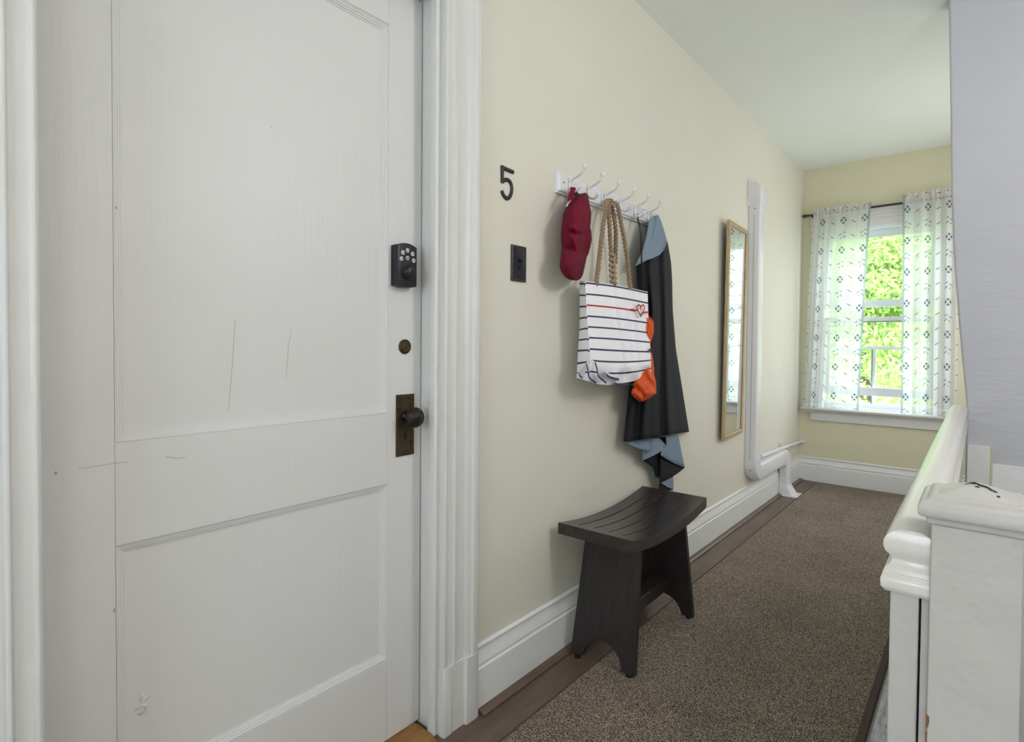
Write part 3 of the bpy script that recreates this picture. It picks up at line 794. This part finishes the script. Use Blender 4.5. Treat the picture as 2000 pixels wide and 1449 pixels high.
# striped canvas tote
TB = empty('tote_bag', (.05, HY[2], 1.67), 'white canvas tote bag with navy stripes and rope handles hanging from the rack', 'bag')
def tote():
    bm = bmesh.new(); uvl = bm.loops.layers.uv.new('UVMap')
    NR, NC, NG = 48, 60, 6
    bl = [(0, (1132, 548.5)), (.45, (1132, 640)), (.68, (1129, 682)), (.85, (1127, 720)), (1, (1126, 738))]
    fl = [(0, (1143, 549.5)), (.3, (1145.5, 608)), (.6, (1150, 665)), (.8, (1153, 705)), (1, (1150, 743))]
    fr_ = [(0, (1265, 570)), (.4, (1267, 640)), (.7, (1271, 690)), (1, (1272, 733))]
    xf = [(0, .095), (.5, .105), (.85, .118), (1, .100)]
    grid = []
    for r in range(NR+1):
        t = r/NR; L = interp(bl, t); Fp = interp(fl, t); Rp = interp(fr_, t); X = interp(xf, t); row = []
        for c in range(NG+1):     # left gusset, from the wall to the front edge
            s = c/NG; row.append((at(L[0]+(Fp[0]-L[0])*s, L[1]+(Fp[1]-L[1])*s, X=.030+(X-.030)*s+.006*math.sin(s*math.pi)*t), -1+s, t-.012))
        for c in range(1, NC+1):
            s = c/NC
            px = Fp[0]+(Rp[0]-Fp[0])*s; py = Fp[1]+(Rp[1]-Fp[1])*s
            py += -2.6*math.sin(s*math.pi)*(1-t) + (13*math.sin(s*math.pi)**.8+4*max(0, math.sin(s*math.pi*2))*0)*max(0, t-.55)/.45*max(0, t-.2)
            dx = .006*math.exp(-((s-.44-.12*t)/.035)**2)-.006*math.exp(-((s-.50-.12*t)/.05)**2)+.005*math.exp(-((s-.74-.06*t)/.03)**2)-.004*math.exp(-((s-.79-.06*t)/.04)**2)
            dx += .006*math.sin(s*5+t*3)*t+.012*math.exp(-((t-.93)/.05)**2)*math.sin(s*19)*.6
            row.append((at(px, py, X=X-.010*s**3+dx), s, t))
        e = row[-1][0]
        for c in range(1, 5): row.append((Vector((e.x-(e.x-.040)*c/4, e.y-.0*c, e.z)), 1+c*.1, t))
        grid.append(row)
    VV = [[bm.verts.new(p) for p, _, _ in row] for row in grid]
    for r in range(NR):
        for c in range(len(grid[0])-1):
            f = bm.faces.new((VV[r][c], VV[r][c+1], VV[r+1][c+1], VV[r+1][c]))
            for lp, (rr, cc) in zip(f.loops, ((r, c), (r, c+1), (r+1, c+1), (r+1, c))):
                u_ = grid[rr][cc][1]; 
                if c < NG: u_ = min(u_, -.01)
                lp[uvl].uv = (u_, grid[rr][cc][2] if c >= NG or cc < NG else t_off(grid[rr][cc][2]))
        # back
        f = bm.faces.new((VV[r][-1], VV[r][0], VV[r+1][0], VV[r+1][-1]))
        for lp in f.loops: lp[uvl].uv = (-1, .06)
    f = bm.faces.new(VV[-1][::-1])
    for lp in f.loops: lp[uvl].uv = (.5, 1.06)
    return bm
def t_off(v): return v-.012
o = mesh_obj('bag_body', tote(), 'bag', smooth='auto'); adopt(TB, o)
# folded bottom corner with turned stripes
tri = [(1153.6, 699, .124), (1163, 708, .127), (1180.6, 725, .128), (1187, 735, .124), (1208, 739, .120), (1200, 748, .110), (1193, 752, .104), (1172, 751, .100), (1149, 745, .098), (1132, 738, .070), (1129.5, 729, .072), (1134, 722, .085), (1145, 708, .108)]
o = sheet('folded_corner', tri, 'canvas', TB, .002, sub=3)
bm = bmesh.new()
def ribbon(pts, wd, mi=0):
    P = smooth_path([at(a, b, X=c_) for a, b, c_ in pts], 5); prev = None; loops = []
    for i, p in enumerate(P):
        t = (P[min(i+1, len(P)-1)]-P[max(i-1, 0)]).normalized(); n_ = (CAM*0+Vector((1, 0, 0))).cross(t).normalized()*wd/2
        loops.append([p-n_, p+n_, p+n_+Vector((.0008, 0, 0)), p-n_+Vector((.0008, 0, 0))])
    loft(bm, loops, mi=mi)
for pts in ([(1145, 709.5, .114), (1148, 722, .122), (1151, 737, .114), (1164, 748, .108)], [(1162.4, 707.5, .130), (1166, 722, .134), (1169, 735, .124), (1184, 748, .112)], [(1185, 731, .128), (1189, 735.5, .126), (1196, 738, .124), (1209, 741, .122)], [(1131, 729, .076), (1132.5, 734, .074), (1137, 738, .08)], [(1200, 749, .112), (1214, 751, .114), (1228, 750, .114)]):
    ribbon(pts, .0065)
o = mesh_obj('turned_stripe', bm, 'navy'); adopt(TB, o)
bm = bmesh.new(); g = lambda a, b: (1060+a/4.529, 300+b/4.528)
HXF = .1035
for seq in ([(780, 1376), (815, 1383), (840, 1388)], [(872, 1440), (845, 1400), (831, 1365), (838, 1343), (855, 1340), (866, 1358), (864, 1382)], [(866, 1360), (876, 1342), (893, 1343), (900, 1362), (890, 1392), (864, 1440)], [(868, 1432), (885, 1412), (905, 1402), (938, 1402)]):
    ribbon([(*g(a, b), HXF-(.006 if a > 900 else 0.0)) for a, b in seq], .0058)
o = mesh_obj('heart_print', bm, 'redthread'); adopt(TB, o); o['label'] = 'red outlined heart joined to the red stripe'
# rope handles
hk = Vector((hook_low.x, HY[2], hook_low.z))
bm = bmesh.new()
def hp(dx, dy, dz): return hk+Vector((dx, dy, dz))
rope(bm, [at(1165, 556, X=.098), at(1169, 520, X=.088), at(1177, 455, X=.075), at(1184.5, 405, X=.06), hp(.004, -.012, .010), hp(.006, .010, .013), at(1205, 400, X=.066), at(1214, 440, X=.076), at(1223, 490, X=.086), at(1231, 566, X=.096)], .0088)
o = mesh_obj('rope_handle', bm, 'rope', smooth=True); adopt(TB, o)
bm = bmesh.new()
rope(bm, [at(1195, 505, X=.078), at(1192.5, 470, X=.072), at(1190.5, 430, X=.066), hp(.014, -.012, .004), hp(.016, .004, .010), hp(.012, .010, .004), at(1202, 440, X=.058), at(1203, 470, X=.058), at(1202, 515, X=.062)], .0088)
q0, q1 = at(1195.5, 500, X=.08), at(1197.5, 552, X=.094)
for k in range(11):
    s = k/10; p = q0.lerp(q1, s); sg = 1 if k % 2 else -1
    wdt = .010 if s < .25 or s > .85 else .014
    tube(bm, [p+Vector((-.008, sg*wdt, .008)), p+Vector((.006, sg*wdt*.4, .003)), p+Vector((.008, -sg*wdt*.5, -.004)), p+Vector((-.006, -sg*wdt, -.009))], .0062, 8, 3)
o = mesh_obj('rope_handle', bm, 'rope', smooth=True); adopt(TB, o); o['label'] = 'rope handle with braided knot'

# crimson baseball cap
CPY = empty('baseball_cap', (.05, HY[0], 1.66), 'crimson corduroy baseball cap hanging by its strap at the left end', 'cap')
rows = [(0, (1131, 379, 1144, 376, .060)), (.04, (1119, 387, 1149, 382, .085)), (.13, (1107, 402, 1151, 398, 0.088)), (.25, (1100, 418, 1155, 415, 0.097)), (.4, (1097.5, 438, 1154, 434, 0.101)), (.48, (1096.5, 448, 1152.5, 444, 0.101)), (.56, (1096, 457, 1155, 452, 0.101)), (.7, (1096, 470, 1156, 468, 0.099)),
        (.82, (1097.5, 480, 1153, 483, 0.094)), (.93, (1098.5, 485, 1149, 497, 0.088)), (1, (1101, 488, 1143, 507, .095))]
def crump(s, t):
    w_ = max(0, math.sin(s*math.pi))
    d = -.013*math.exp(-((t-.50-.10*math.sin(s*3.0-.4))/.045)**2)*w_
    d += .006*math.exp(-((t-.40-.10*math.sin(s*3.0-.4))/.05)**2)*w_
    d += .009*math.exp(-((s-.30-.55*(t-.5))/.06)**2)*max(0, math.sin(max(0, t-.45)*math.pi/.55))
    d += -.013*math.exp(-((s-.86+.28*max(0, t-.5))/.045)**2)*max(0, math.sin(max(0, t-.42)*math.pi/.58))
    d += .0016*math.sin(s*11+t*15)+.001*math.sin(s*31-t*12)
    return d
body('cap_crown', rows, 'cap', CPY, 60, 50, back=WX+.006, folds=crump, power=.5)
rows = [(0, (1098, 482, 1147, 492, .080)), (.2, (1096, 492, 1146, 503, .100)), (.45, (1093.5, 512, 1143, 517, .104)), (.62, (1093, 522, 1141, 526, .100)), (.78, (1096.5, 532, 1139, 535, .094)), (.9, (1103, 541, 1136.5, 541, .088)), (.97, (1110, 545.5, 1132, 546, .082)), (1, (1117, 547.5, 1127, 548, .078))]
body('cap_brim', rows, 'brim', CPY, 24, 24, back=.03, power=.45)
sheet('cap_opening_shade', [(1123, 378, .052), (1127, 375, .058), (1130, 378, .066), (1135, 380, .072), (1141, 378, .070), (1146, 381, .070), (1140, 384, .078), (1132, 387, .080), (1125, 389, .076)], 'capdark', CPY, .002, sub=1)  # dark sheet standing in for the shaded inside of the cap
bm = bmesh.new(); hk = Vector((hook_low.x, HY[0], hook_low.z))
def strap(pts, wd, th):
    P = smooth_path(pts, 6); loops = []
    for i, p in enumerate(P):
        t = (P[min(i+1, len(P)-1)]-P[max(i-1, 0)]).normalized(); n_ = Vector((.35, .94, 0)); n_ = (n_-t*n_.dot(t)).normalized(); b_ = t.cross(n_)
        loops.append([p-n_*wd-b_*th, p+n_*wd-b_*th, p+n_*wd+b_*th, p-n_*wd+b_*th])
    loft(bm, loops)
strap([at(1113, 394, X=.065), at(1115, 383, X=.06), at(1118, 374, X=.056), hk+Vector((.004, -.004, .009)), hk+Vector((.002, .016, -.012)), at(1131, 384, X=.05)], .009, .0015)
o = mesh_obj('cap_strap', bm, 'cap', bevel=.001); adopt(CPY, o)
bm = bmesh.new(); tube(bm, [at(1114, 392, X=.07), at(1109, 398, X=.068), at(1106, 404, X=.066)], .003, 8, 3); o = mesh_obj('strap_buckle', bm, 'steel', smooth=True); adopt(CPY, o); o['label'] = 'silver strap buckle'
p = at(1124, 442, X=.102); bm = bmesh.new(); lathe(bm, [(-.01, .0028), (.0005, .0028), (.001, .0005)], p, 'x', 10); o = mesh_obj('eyelet', bm, 'steel'); adopt(CPY, o)

# ------------------------------------------------------------------ stool
ST = empty('step_stool', (.158, 1.926, 0), 'dark espresso wood stool with curved slotted seat standing against the wall', 'stool')
th = math.radians(1.2); SL, SW, ZS, TH = .668, .289, .500, .040
NR = 28; bm = bmesh.new()
slots = [-.6, -.2, .2, .6]
xs = sorted(set([-1, -.98, .98, 1]+[s_+d for s_ in slots for d in (-.022, -.018, .018, .022)]))
top = []; 
def seatpt(u_, v_, dz): 
    z = ZS-.030*(1-v_*v_)+dz
    return (u_*SW/2, v_*SL/2, z)
for r in range(NR+1):
    v_ = -1+2*r/NR; lp = []
    for u_ in xs:
        ins = any(abs(u_-s_) < .02 for s_ in slots) and abs(v_-.0) < .82
        lp.append(seatpt(u_, v_, -.004 if ins else 0))
    for u_ in xs[::-1]: lp.append(seatpt(u_, v_, -TH))
    top.append(lp)
loft(bm, top)
seat = mesh_obj('seat', bm, 'stool', smooth='auto', bevel=.0018, angle=50); seat.parent = ST
ST.rotation_euler.z = th
def leg_panel(sy):
    """splayed side panel with arched foot cut-out"""
    bm = bmesh.new()
    yb, yt = sy*.262, sy*.190        # bottom / top distance from the middle
    wb, wt = .126, .108
    def P(x, z, o_):
        t = (z-.012)/.45; return (x, yb+(yt-yb)*t+o_, z)
    us = sorted(set([-1, 1, -.66, .66, -.83, .83]+[.60*math.cos(math.pi*k/16) for k in range(17)]))
    loops = []
    for u_ in us:
        q = 1-(u_/.60)**2; zb_ = .018+.074*q**.5 if q > 0 else .018
        loops.append([P(u_*wb, zb_, -.011), P(u_*wt, .462, -.011), P(u_*wt, .462, .011), P(u_*wb, zb_, .011)])
    loft(bm, loops)
    o = mesh_obj('leg_panel', bm, 'stoolv', bevel=.0015, angle=50); o.parent = ST
    for sx in (-1, 1):
        b2 = bmesh.new(); lathe(b2, [(0, .011), (.014, .011), (.019, .008)], (sx*(wb-.024), yb, .0), 'z', 14)
        g_ = mesh_obj('foot_glide', b2, 'black'); g_.parent = o
leg_panel(-1); leg_panel(1)
bm = bmesh.new(); box(bm, -.028, .028, -.236, .236, .118, .170); o = mesh_obj('stretcher', bm, 'stool', bevel=.002); o.parent = ST
bm = bmesh.new(); box(bm, .075, .097, -.19, .19, .438, .458); box(bm, -.097, -.075, -.19, .19, .438, .458); o = mesh_obj('seat_rail', bm, 'stool', bevel=.002); o.parent = ST

# ------------------------------------------------------------------ mirror
MR = empty('wall_mirror', (.0, 3.42, .58), 'tall narrow mirror in a thin light oak frame hung beside the white duct', 'mirror')
a_, b_ = at(1424, 429, X=.034), at(1463.5, 451, X=.034)
my0, my1 = a_.y+.012, at(1462, 560, X=.022).y
mz0, mz1 = .577, 1.862
def mp(y, z, d):           # d = distance forward from the back plane, which leans out at the top
    t = (z-mz0)/(mz1-mz0); q = (my1-y)/(my1-my0); return (WX+.003+.012*t+.020*q+d, y, z)
fwid = .028
bm = bmesh.new()
def bar(y0, y1, z0, z1, y0i, y1i, z0i, z1i): pass
out = [(my0, mz0), (my1, mz0), (my1, mz1), (my0, mz1)]
inn = [(my0+fwid, mz0+fwid), (my1-fwid, mz0+fwid), (my1-fwid, mz1-fwid), (my0+fwid, mz1-fwid)]
mid_ = [(my0+fwid*.75, mz0+fwid*.75), (my1-fwid*.75, mz0+fwid*.75), (my1-fwid*.75, mz1-fwid*.75), (my0+fwid*.75, mz1-fwid*.75)]
loft(bm, [[mp(y, z, .0) for y, z in inn], [mp(y, z, 0) for y, z in out], [mp(y, z, .017) for y, z in out], [mp(y, z, .019) for y, z in mid_], [mp(y, z, .012) for y, z in inn]], caps=False)
o = mesh_obj('mirror_frame', bm, 'oak', bevel=.0012); adopt(MR, o)
bm = bmesh.new(); loft(bm, [[mp(y, z, .003) for y, z in inn], [mp(y, z, .0105) for y, z in inn]]); o = mesh_obj('mirror_glass', bm, 'mirror'); adopt(MR, o)
for p_ in o.data.polygons: p_.use_smooth = False
bm = bmesh.new(); loft(bm, [[mp(y, z, .0) for y, z in mid_], [mp(y, z, .001) for y, z in mid_]]); o = mesh_obj('mirror_backing', bm, 'greyvinyl'); adopt(MR, o)

# ------------------------------------------------------------------ white duct cover
DC = empty('duct_cover', (.02, 3.8, .3), 'white plastic pipe cover running down the wall and turning to the floor', 'pipe cover')
dy0, dy1, dxf = 3.745, 3.850, .052
def rr(y0, y1, x0, x1, r=.012):   # open rounded channel section in (x,y)
    P = [(x0, y0)]
    for k in range(5): a = math.pi/2*k/4; P.append((x1-r+r*math.sin(a), y0+r-r*math.cos(a)))
    for k in range(5): a = math.pi/2*k/4; P.append((x1-r+r*math.cos(a), y1-r+r*math.sin(a)))
    P.append((x0, y1)); return P
bm = bmesh.new(); prism_z(bm, rr(dy0+.002, dy1-.002, WX, dxf), .36, 2.0)
o = mesh_obj('riser_cover', bm, 'plastic', smooth='auto'); adopt(DC, o)
bm = bmesh.new()
for xo in (.014,): box(bm, xo, xo+.0014, dy0+.0005, dy0+.003, .37, 1.99)
o = mesh_obj('cover_seam', bm, 'greyvinyl'); adopt(DC, o)
bm = bmesh.new(); L_ = []
for z, y0_, y1_, xf_, r_ in ((1.985, dy0, dy1, dxf+.002, .012), (2.04, dy0, dy1, dxf+.004, .012), (2.075, dy0-.02, dy1+.02, dxf+.014, .018), (2.12, dy0-.030, dy1+.028, dxf+.018, .02), (2.165, dy0-.030, dy1+.028, dxf+.010, .02), (2.186, dy0-.026, dy1+.024, dxf-.018, .012), (2.192, dy0-.026, dy1+.024, .0, .004)):
    L_.append([(x, y, z) for x, y in rr(y0_, y1_, WX, xf_, r_)])
loft(bm, L_); box(bm, WX, WX+.004, dy0-.034, dy1+.032, 2.04, 2.20)
o = mesh_obj('wall_cap', bm, 'plastic', smooth='auto'); adopt(DC, o)
DC_SHIFT = Vector((.0012, 0, 0))
# bottom elbow, horizontal run, second elbow, drop, floor flange
hz0, hz1, hy1 = .236, .345, 4.50
bm = bmesh.new(); L_ = []
cy_, cz_ = dy1+.012, hz1+.012
for k in range(9):
    a = math.pi/2*k/8     # from pointing down (vertical section) to horizontal
    ro = cy_-dy0; ri = cy_-dy1
    P = []
    for x, yy in rr(0, 1, WX, dxf+.003, .012) if False else rr(dy0, dy1, WX, dxf+.003, .012):
        rad = cy_-yy; P.append((x, cy_-rad*math.cos(a), cz_-rad*math.sin(a)))
    L_.append(P)
loft(bm, L_); prism_z(bm, rr(dy0, dy1, WX, dxf+.003), cz_-.001, cz_+.03)
o = mesh_obj('lower_elbow', bm, 'plastic', smooth='auto'); adopt(DC, o)
bm = bmesh.new(); P = rr(hz0+.002, hz1-.002, WX+.0, dxf, .014)
loft(bm, [[(x, cy_-.002, z) for x, z in P], [(x, hy1, z) for x, z in P]]); o = mesh_obj('horizontal_cover', bm, 'plastic', smooth='auto'); adopt(DC, o)
bm = bmesh.new(); L_ = []
ey, ez = hy1+.0, hz0-.004
for k in range(9):
    a = math.pi/2*k/8; P = []
    for x, z in rr(hz0-.002, hz1+.002, WX, dxf+.004, .014):
        rad = z-ez; P.append((x, ey+.006+rad*math.sin(a), ez+rad*math.cos(a)))
    L_.append(P)
loft(bm, L_); P = rr(hz0-.002, hz1+.002, WX, dxf+.004, .014); loft(bm, [[(x, hy1-.03, z) for x, z in P], [(x, hy1+.006, z) for x, z in P]])
o = mesh_obj('upper_elbow', bm, 'plastic', smooth='auto'); adopt(DC, o)
e0_, e1_ = ey+.008, ey+.006+(hz1-ez)
bm = bmesh.new(); prism_z(bm, rr(e0_+.001, e1_-.001, .001, dxf+.003, .014), .10, ez+.004)
o = mesh_obj('drop_cover', bm, 'plastic', smooth='auto'); adopt(DC, o)
bm = bmesh.new(); L_ = []
for z, o_, xx in ((.105, .001, dxf+.004), (.104, .003, dxf+.006), (.078, .003, dxf+.006), (.076, .004, dxf+.007), (.013, .008, dxf+.045), (.009, .012, dxf+.055), (.0075, .022, .140), (.001, .024, .145)):
    L_.append([(x, y, z) for x, y in rr(e0_-o_, e1_+o_, .001, xx, .01)])
loft(bm, L_); o = mesh_obj('floor_flange', bm, 'plastic', smooth='auto'); adopt(DC, o)
for y_, z_ in ((dy0-.001, .318), (dy0-.001, 2.022)):
    bm = bmesh.new(); tube(bm, [(.018, y_+.002, z_), (.018, y_-.001, z_)], .004, 8, 1)
    o = mesh_obj('screw', bm, 'iron'); adopt(DC, o)

DC.location += DC_SHIFT
# thin white pipe along the wall
PP = empty('thin_pipe', (.012, 4.5, .36), 'thin white pipe running along the wall from the duct to the corner', 'pipe')
pa, pb, pm = at(1486, 891, X=.012), at(1569, 860.5, X=.012), at(1539, 871, X=.012); pb.y = min(pb.y, YE-.004)
bm = bmesh.new(); tube(bm, [pa, pm], .0125, 14, 1); o = mesh_obj('pipe_run', bm, 'plastic', smooth='auto'); adopt(PP, o)
bm = bmesh.new(); tube(bm, [pm, pb], .0115, 14, 1); o = mesh_obj('pipe_extension', bm, 'plastic', smooth='auto'); adopt(PP, o)
bm = bmesh.new(); tube(bm, [pm-(pb-pa).normalized()*.03, pm+(pb-pa).normalized()*.006], .0145, 14, 1); o = mesh_obj('coupling', bm, 'plastic', smooth='auto'); adopt(PP, o)
bm = bmesh.new(); tube(bm, [pb-Vector((0, .012, 0)), pb], .021, 16, 1); o = mesh_obj('wall_flange', bm, 'plastic', smooth='auto'); adopt(PP, o)
for q in (pa+Vector((0, .03, 0)), at(1529, 868, X=.008)):
    bm = bmesh.new(); box(bm, WX, .012, q.y-.008, q.y+.008, q.z-.014, q.z+.018); o = mesh_obj('pipe_clip', bm, 'plastic', bevel=.003); adopt(PP, o)

# ------------------------------------------------------------------ window
wx0, wx1, wz0, wz1 = WIN
bm = bmesh.new()
for (a, b, c_, d) in ((wx0-.01, wx0+.03, wz0, wz1), (wx1-.03, wx1+.01, wz0, wz1)): box(bm, a, b, YE+.0, YE+.17, c_, d)
box(bm, wx0, wx1, YE, YE+.17, wz1-.03, wz1+.01); box(bm, wx0, wx1, YE+.03, YE+.17, wz0-.01, wz0+.035)
win = mesh_obj('window_1', bm, 'vinyl', kind='structure', bevel=.002)
bm = bmesh.new()      # side and head casing
for a, b in ((.055, .125), (.925, .995)): box(bm, a, b, YE-.018, YE, .63, 2.10)
for z0, z1, d in ((2.09, 2.145, .018), (2.145, 2.165, .026), (2.165, 2.20, .018), (2.20, 2.212, .024), (2.212, 2.235, .032)): box(bm, .045, 1.005, YE-d, YE, z0, z1)
o = mesh_obj('window_casing', bm, 'trim', bevel=.002); o.parent = win
bm = bmesh.new()      # stool and apron
prism_x(bm, [(YE+.03, .605), (YE+.03, .628), (YE-.075, .628), (YE-.082, .620), (YE-.080, .611), (YE-.072, .605), (YE-.045, .600), (YE-.034, .590), (YE-.026, .580), (YE, .578)], .012, 1.06)
o = mesh_obj('window_sill', bm, 'trim', bevel=.0015); o.parent = win
bm = bmesh.new(); box(bm, .072, .99, YE-.022, YE, .516, .580); o = mesh_obj('window_apron', bm, 'trim', bevel=.003); o.parent = win
def sash(y, z0, z1, rb, rtp, st, nm, mt='vinyl'):
    bm = bmesh.new(); a, b = wx0+.03, wx1-.03
    box(bm, a, a+st, y, y+.03, z0, z1); box(bm, b-st, b, y, y+.03, z0, z1)
    box(bm, a+st, b-st, y, y+.03, z0, z0+rb); box(bm, a+st, b-st, y, y+.03, z1-rtp, z1)
    o = mesh_obj(nm, bm, mt, bevel=.002); o.parent = win
    bm = bmesh.new(); box(bm, a+st, b-st, y+.013, y+.017, z0+rb, z1-rtp); g_ = mesh_obj('pane', bm, 'glass'); g_.parent = o
    return o
sash(YE+.035, .742, 1.372, .066, .040, .045, 'lower_sash'); sash(YE+.075, 1.452, 2.07, .056, .06, .045, 'upper_sash')
bm = bmesh.new()      # outer storm unit: thin rails and a vertical bar
box(bm, wx0+.03, wx1-.03, YE+.13, YE+.145, 1.112, 1.136); box(bm, .484, .506, YE+.13, YE+.145, .66, 1.112); box(bm, wx0+.03, wx1-.03, YE+.12, YE+.15, .635, .672)
o = mesh_obj('storm_frame', bm, 'vinyl', bevel=.001); o.parent = win
bm = bmesh.new(); box(bm, .478, .484, YE+.125, YE+.14, .672, 1.112); box(bm, wx0+.075, wx1-.075, YE+.028, YE+.034, 1.330, 1.337); o = mesh_obj('storm_gasket', bm, 'greyvinyl'); o.parent = win

# curtain rod, curtains
CR = empty('curtain_rod', (.5, YE-.09, 2.222), 'dark curtain rod with a turned red-brown finial above the window', 'curtain rod')
ry = YE-.075
bm = bmesh.new(); tube(bm, [(.035, ry, 2.218), (1.02, ry, 2.222)], .0085, 12, 1); o = mesh_obj('rod', bm, 'rod', smooth='auto'); adopt(CR, o)
for sx, x0 in ((1, -.012), (-1, 1.066)):
    bm = bmesh.new(); lathe(bm, [(sx*h, r) for h, r in ((0, .001), (.006, .005), (.016, .014), (.024, .0165), (.032, .014), (.038, .008), (.040, .011), (.045, .012), (.049, .008), (.056, .012), (.062, .009))], (x0, ry, 2.218), 'x', 18)
    o = mesh_obj('finial', bm, 'finial', smooth='auto'); adopt(CR, o)
for x0 in (.06, .99):
    bm = bmesh.new(); box(bm, x0, x0+.01, ry, YE-.033, 2.205, 2.222); o = mesh_obj('rod_bracket', bm, 'rod'); adopt(CR, o)

def curtain(nm, label, top, bot, zb, zt, fold, flip):
    """gathered panel: top/bot = x ranges, fold density varies across"""
    bm = bmesh.new(); uvl = bm.loops.layers.uv.new('UVMap')
    NC, NR = 200, 60; grid = []
    H = zt-zb
    for r in range(NR+1):
        t = r/NR; row = []          # t=0 top
        for c in range(NC+1):
            s = c/NC; q = 1-s if flip else s      # q=0 gathered side, q=1 flat side
            # x position: gathered side compressed
            k = t**.8
            x = (top[0]+(top[1]-top[0])*s)*(1-k)+(bot[0]+(bot[1]-bot[0])*s)*k
            amp = fold*(.35+.65*min(1, t*4))*max(0, 1-q**1.6)+.002
            ph = q*q*.0+q*38*(1-.30*q)
            y = ry-.012-amp*math.sin(ph)-amp*.4*math.sin(ph*2.3+1+t)*t
            z = zt-H*t
            zi = (zt-z)
            if abs(z-2.22) < .017: y = ry-.012-.35*(y-ry+.012)*0-.004*math.sin(ph*3)
            if z > 2.237: z += .006*math.sin(ph*3.1); y += .006*math.sin(ph*2.7)
            u_ = q*.52
            row.append((Vector((x, y, z)), u_, t*H))
        grid.append(row)
    VV = [[bm.verts.new(p) for p, _, _ in row] for row in grid]
    for r in range(NR):
        for c in range(NC):
            f = bm.faces.new((VV[r][c], VV[r][c+1], VV[r+1][c+1], VV[r+1][c]))
            for lp, (rr_, cc) in zip(f.loops, ((r, c), (r, c+1), (r+1, c+1), (r+1, c))): lp[uvl].uv = (grid[rr_][cc][1], grid[rr_][cc][2])
    o = mesh_obj(nm, bm, 'curtain', smooth=True)
    return tag(o, label, 'curtain', 'sheer printed curtains at the window')
curtain('window_curtain', 'sheer white curtain with blue flower print, left panel nearer the corner', (.082, .482), (.030, .427), .630, 2.262, .022, False)
curtain('window_curtain', 'sheer white curtain with blue flower print, right panel next to the grey wall', (.680, 1.02), (.700, 1.03), .632, 2.285, .022, True)

# ------------------------------------------------------------------ outside: lawn and trees
bm = bmesh.new(); box(bm, -30, 30, 5.6, 60, -3.3, -3.2); o = mesh_obj('ground', bm, 'lawn', kind='structure')
def tree(label, x, y, zc, R, H, n, mat, seed):
    rnd = random.Random(seed)
    T = empty('garden_tree', (x, y, -3.2), label, 'tree', 'leafy trees outside the window')
    bm = bmesh.new()
    blobs = [(rnd.uniform(-1, 1)*R*.6, rnd.uniform(-1, 1)*R*.6, rnd.uniform(-1, 1)*H*.7, rnd.uniform(.35, .6)*R) for _ in range(16)]
    for i in range(n):
        bx, by, bz, br = rnd.choice(blobs)
        d = Vector((rnd.gauss(0, 1), rnd.gauss(0, 1), rnd.gauss(0, 1))).normalized()*br*rnd.uniform(.55, 1)**.5
        p = Vector((x+bx, y+by, zc+bz))+d
        a = Vector((rnd.gauss(0, 1), rnd.gauss(0, 1), rnd.gauss(0, 1))).normalized(); b_ = a.orthogonal().normalized(); s = rnd.uniform(.035, .075)
        bm.faces.new([bm.verts.new(q) for q in (p-a*s, p-b_*s*.45, p+a*s, p+b_*s*.45)])
    o = mesh_obj('foliage', bm, mat); adopt(T, o)
    bm = bmesh.new(); tube(bm, [(x, y, -3.2), (x+.1, y, -1), (x-.1, y+.1, zc), (x, y, zc+H*.6)], lambda s: .16*(1-.75*s), 10, 5)
    for k in range(7):
        a = k*2.4; tube(bm, [(x, y, zc-1+.35*k), (x+.5*math.cos(a), y+.5*math.sin(a), zc-.5+.35*k), (x+R*.7*math.cos(a), y+R*.7*math.sin(a), zc+.2+.35*k)], lambda s: .05*(1-.7*s), 6, 4)
    o = mesh_obj('trunk', bm, 'bark', smooth=True); adopt(T, o)
tree('bright leafy tree seen through the gap between the curtains, filling the upper panes', -.3, 10.6, 1.9, 1.7, 1.9, 26000, 'leaf', 3)
tree('lower darker leafy tree seen in the lowest panes of the window', .9, 8.0, -1.6, 1.3, .9, 16000, 'leaf2', 5)
tree('leafy tree standing to the right outside, behind the right curtain', 3.4, 11, 1.4, 1.7, 1.9, 14000, 'leaf', 9)
tree('tall far tree rising behind the other trees outside', -2.2, 17.5, 3.0, 3.2, 3.2, 20000, 'leaf', 12)
tree('far right tree outside, reflected in the tall mirror', 5.0, 18, 2.6, 3.2, 3.2, 9000, 'leaf', 14)
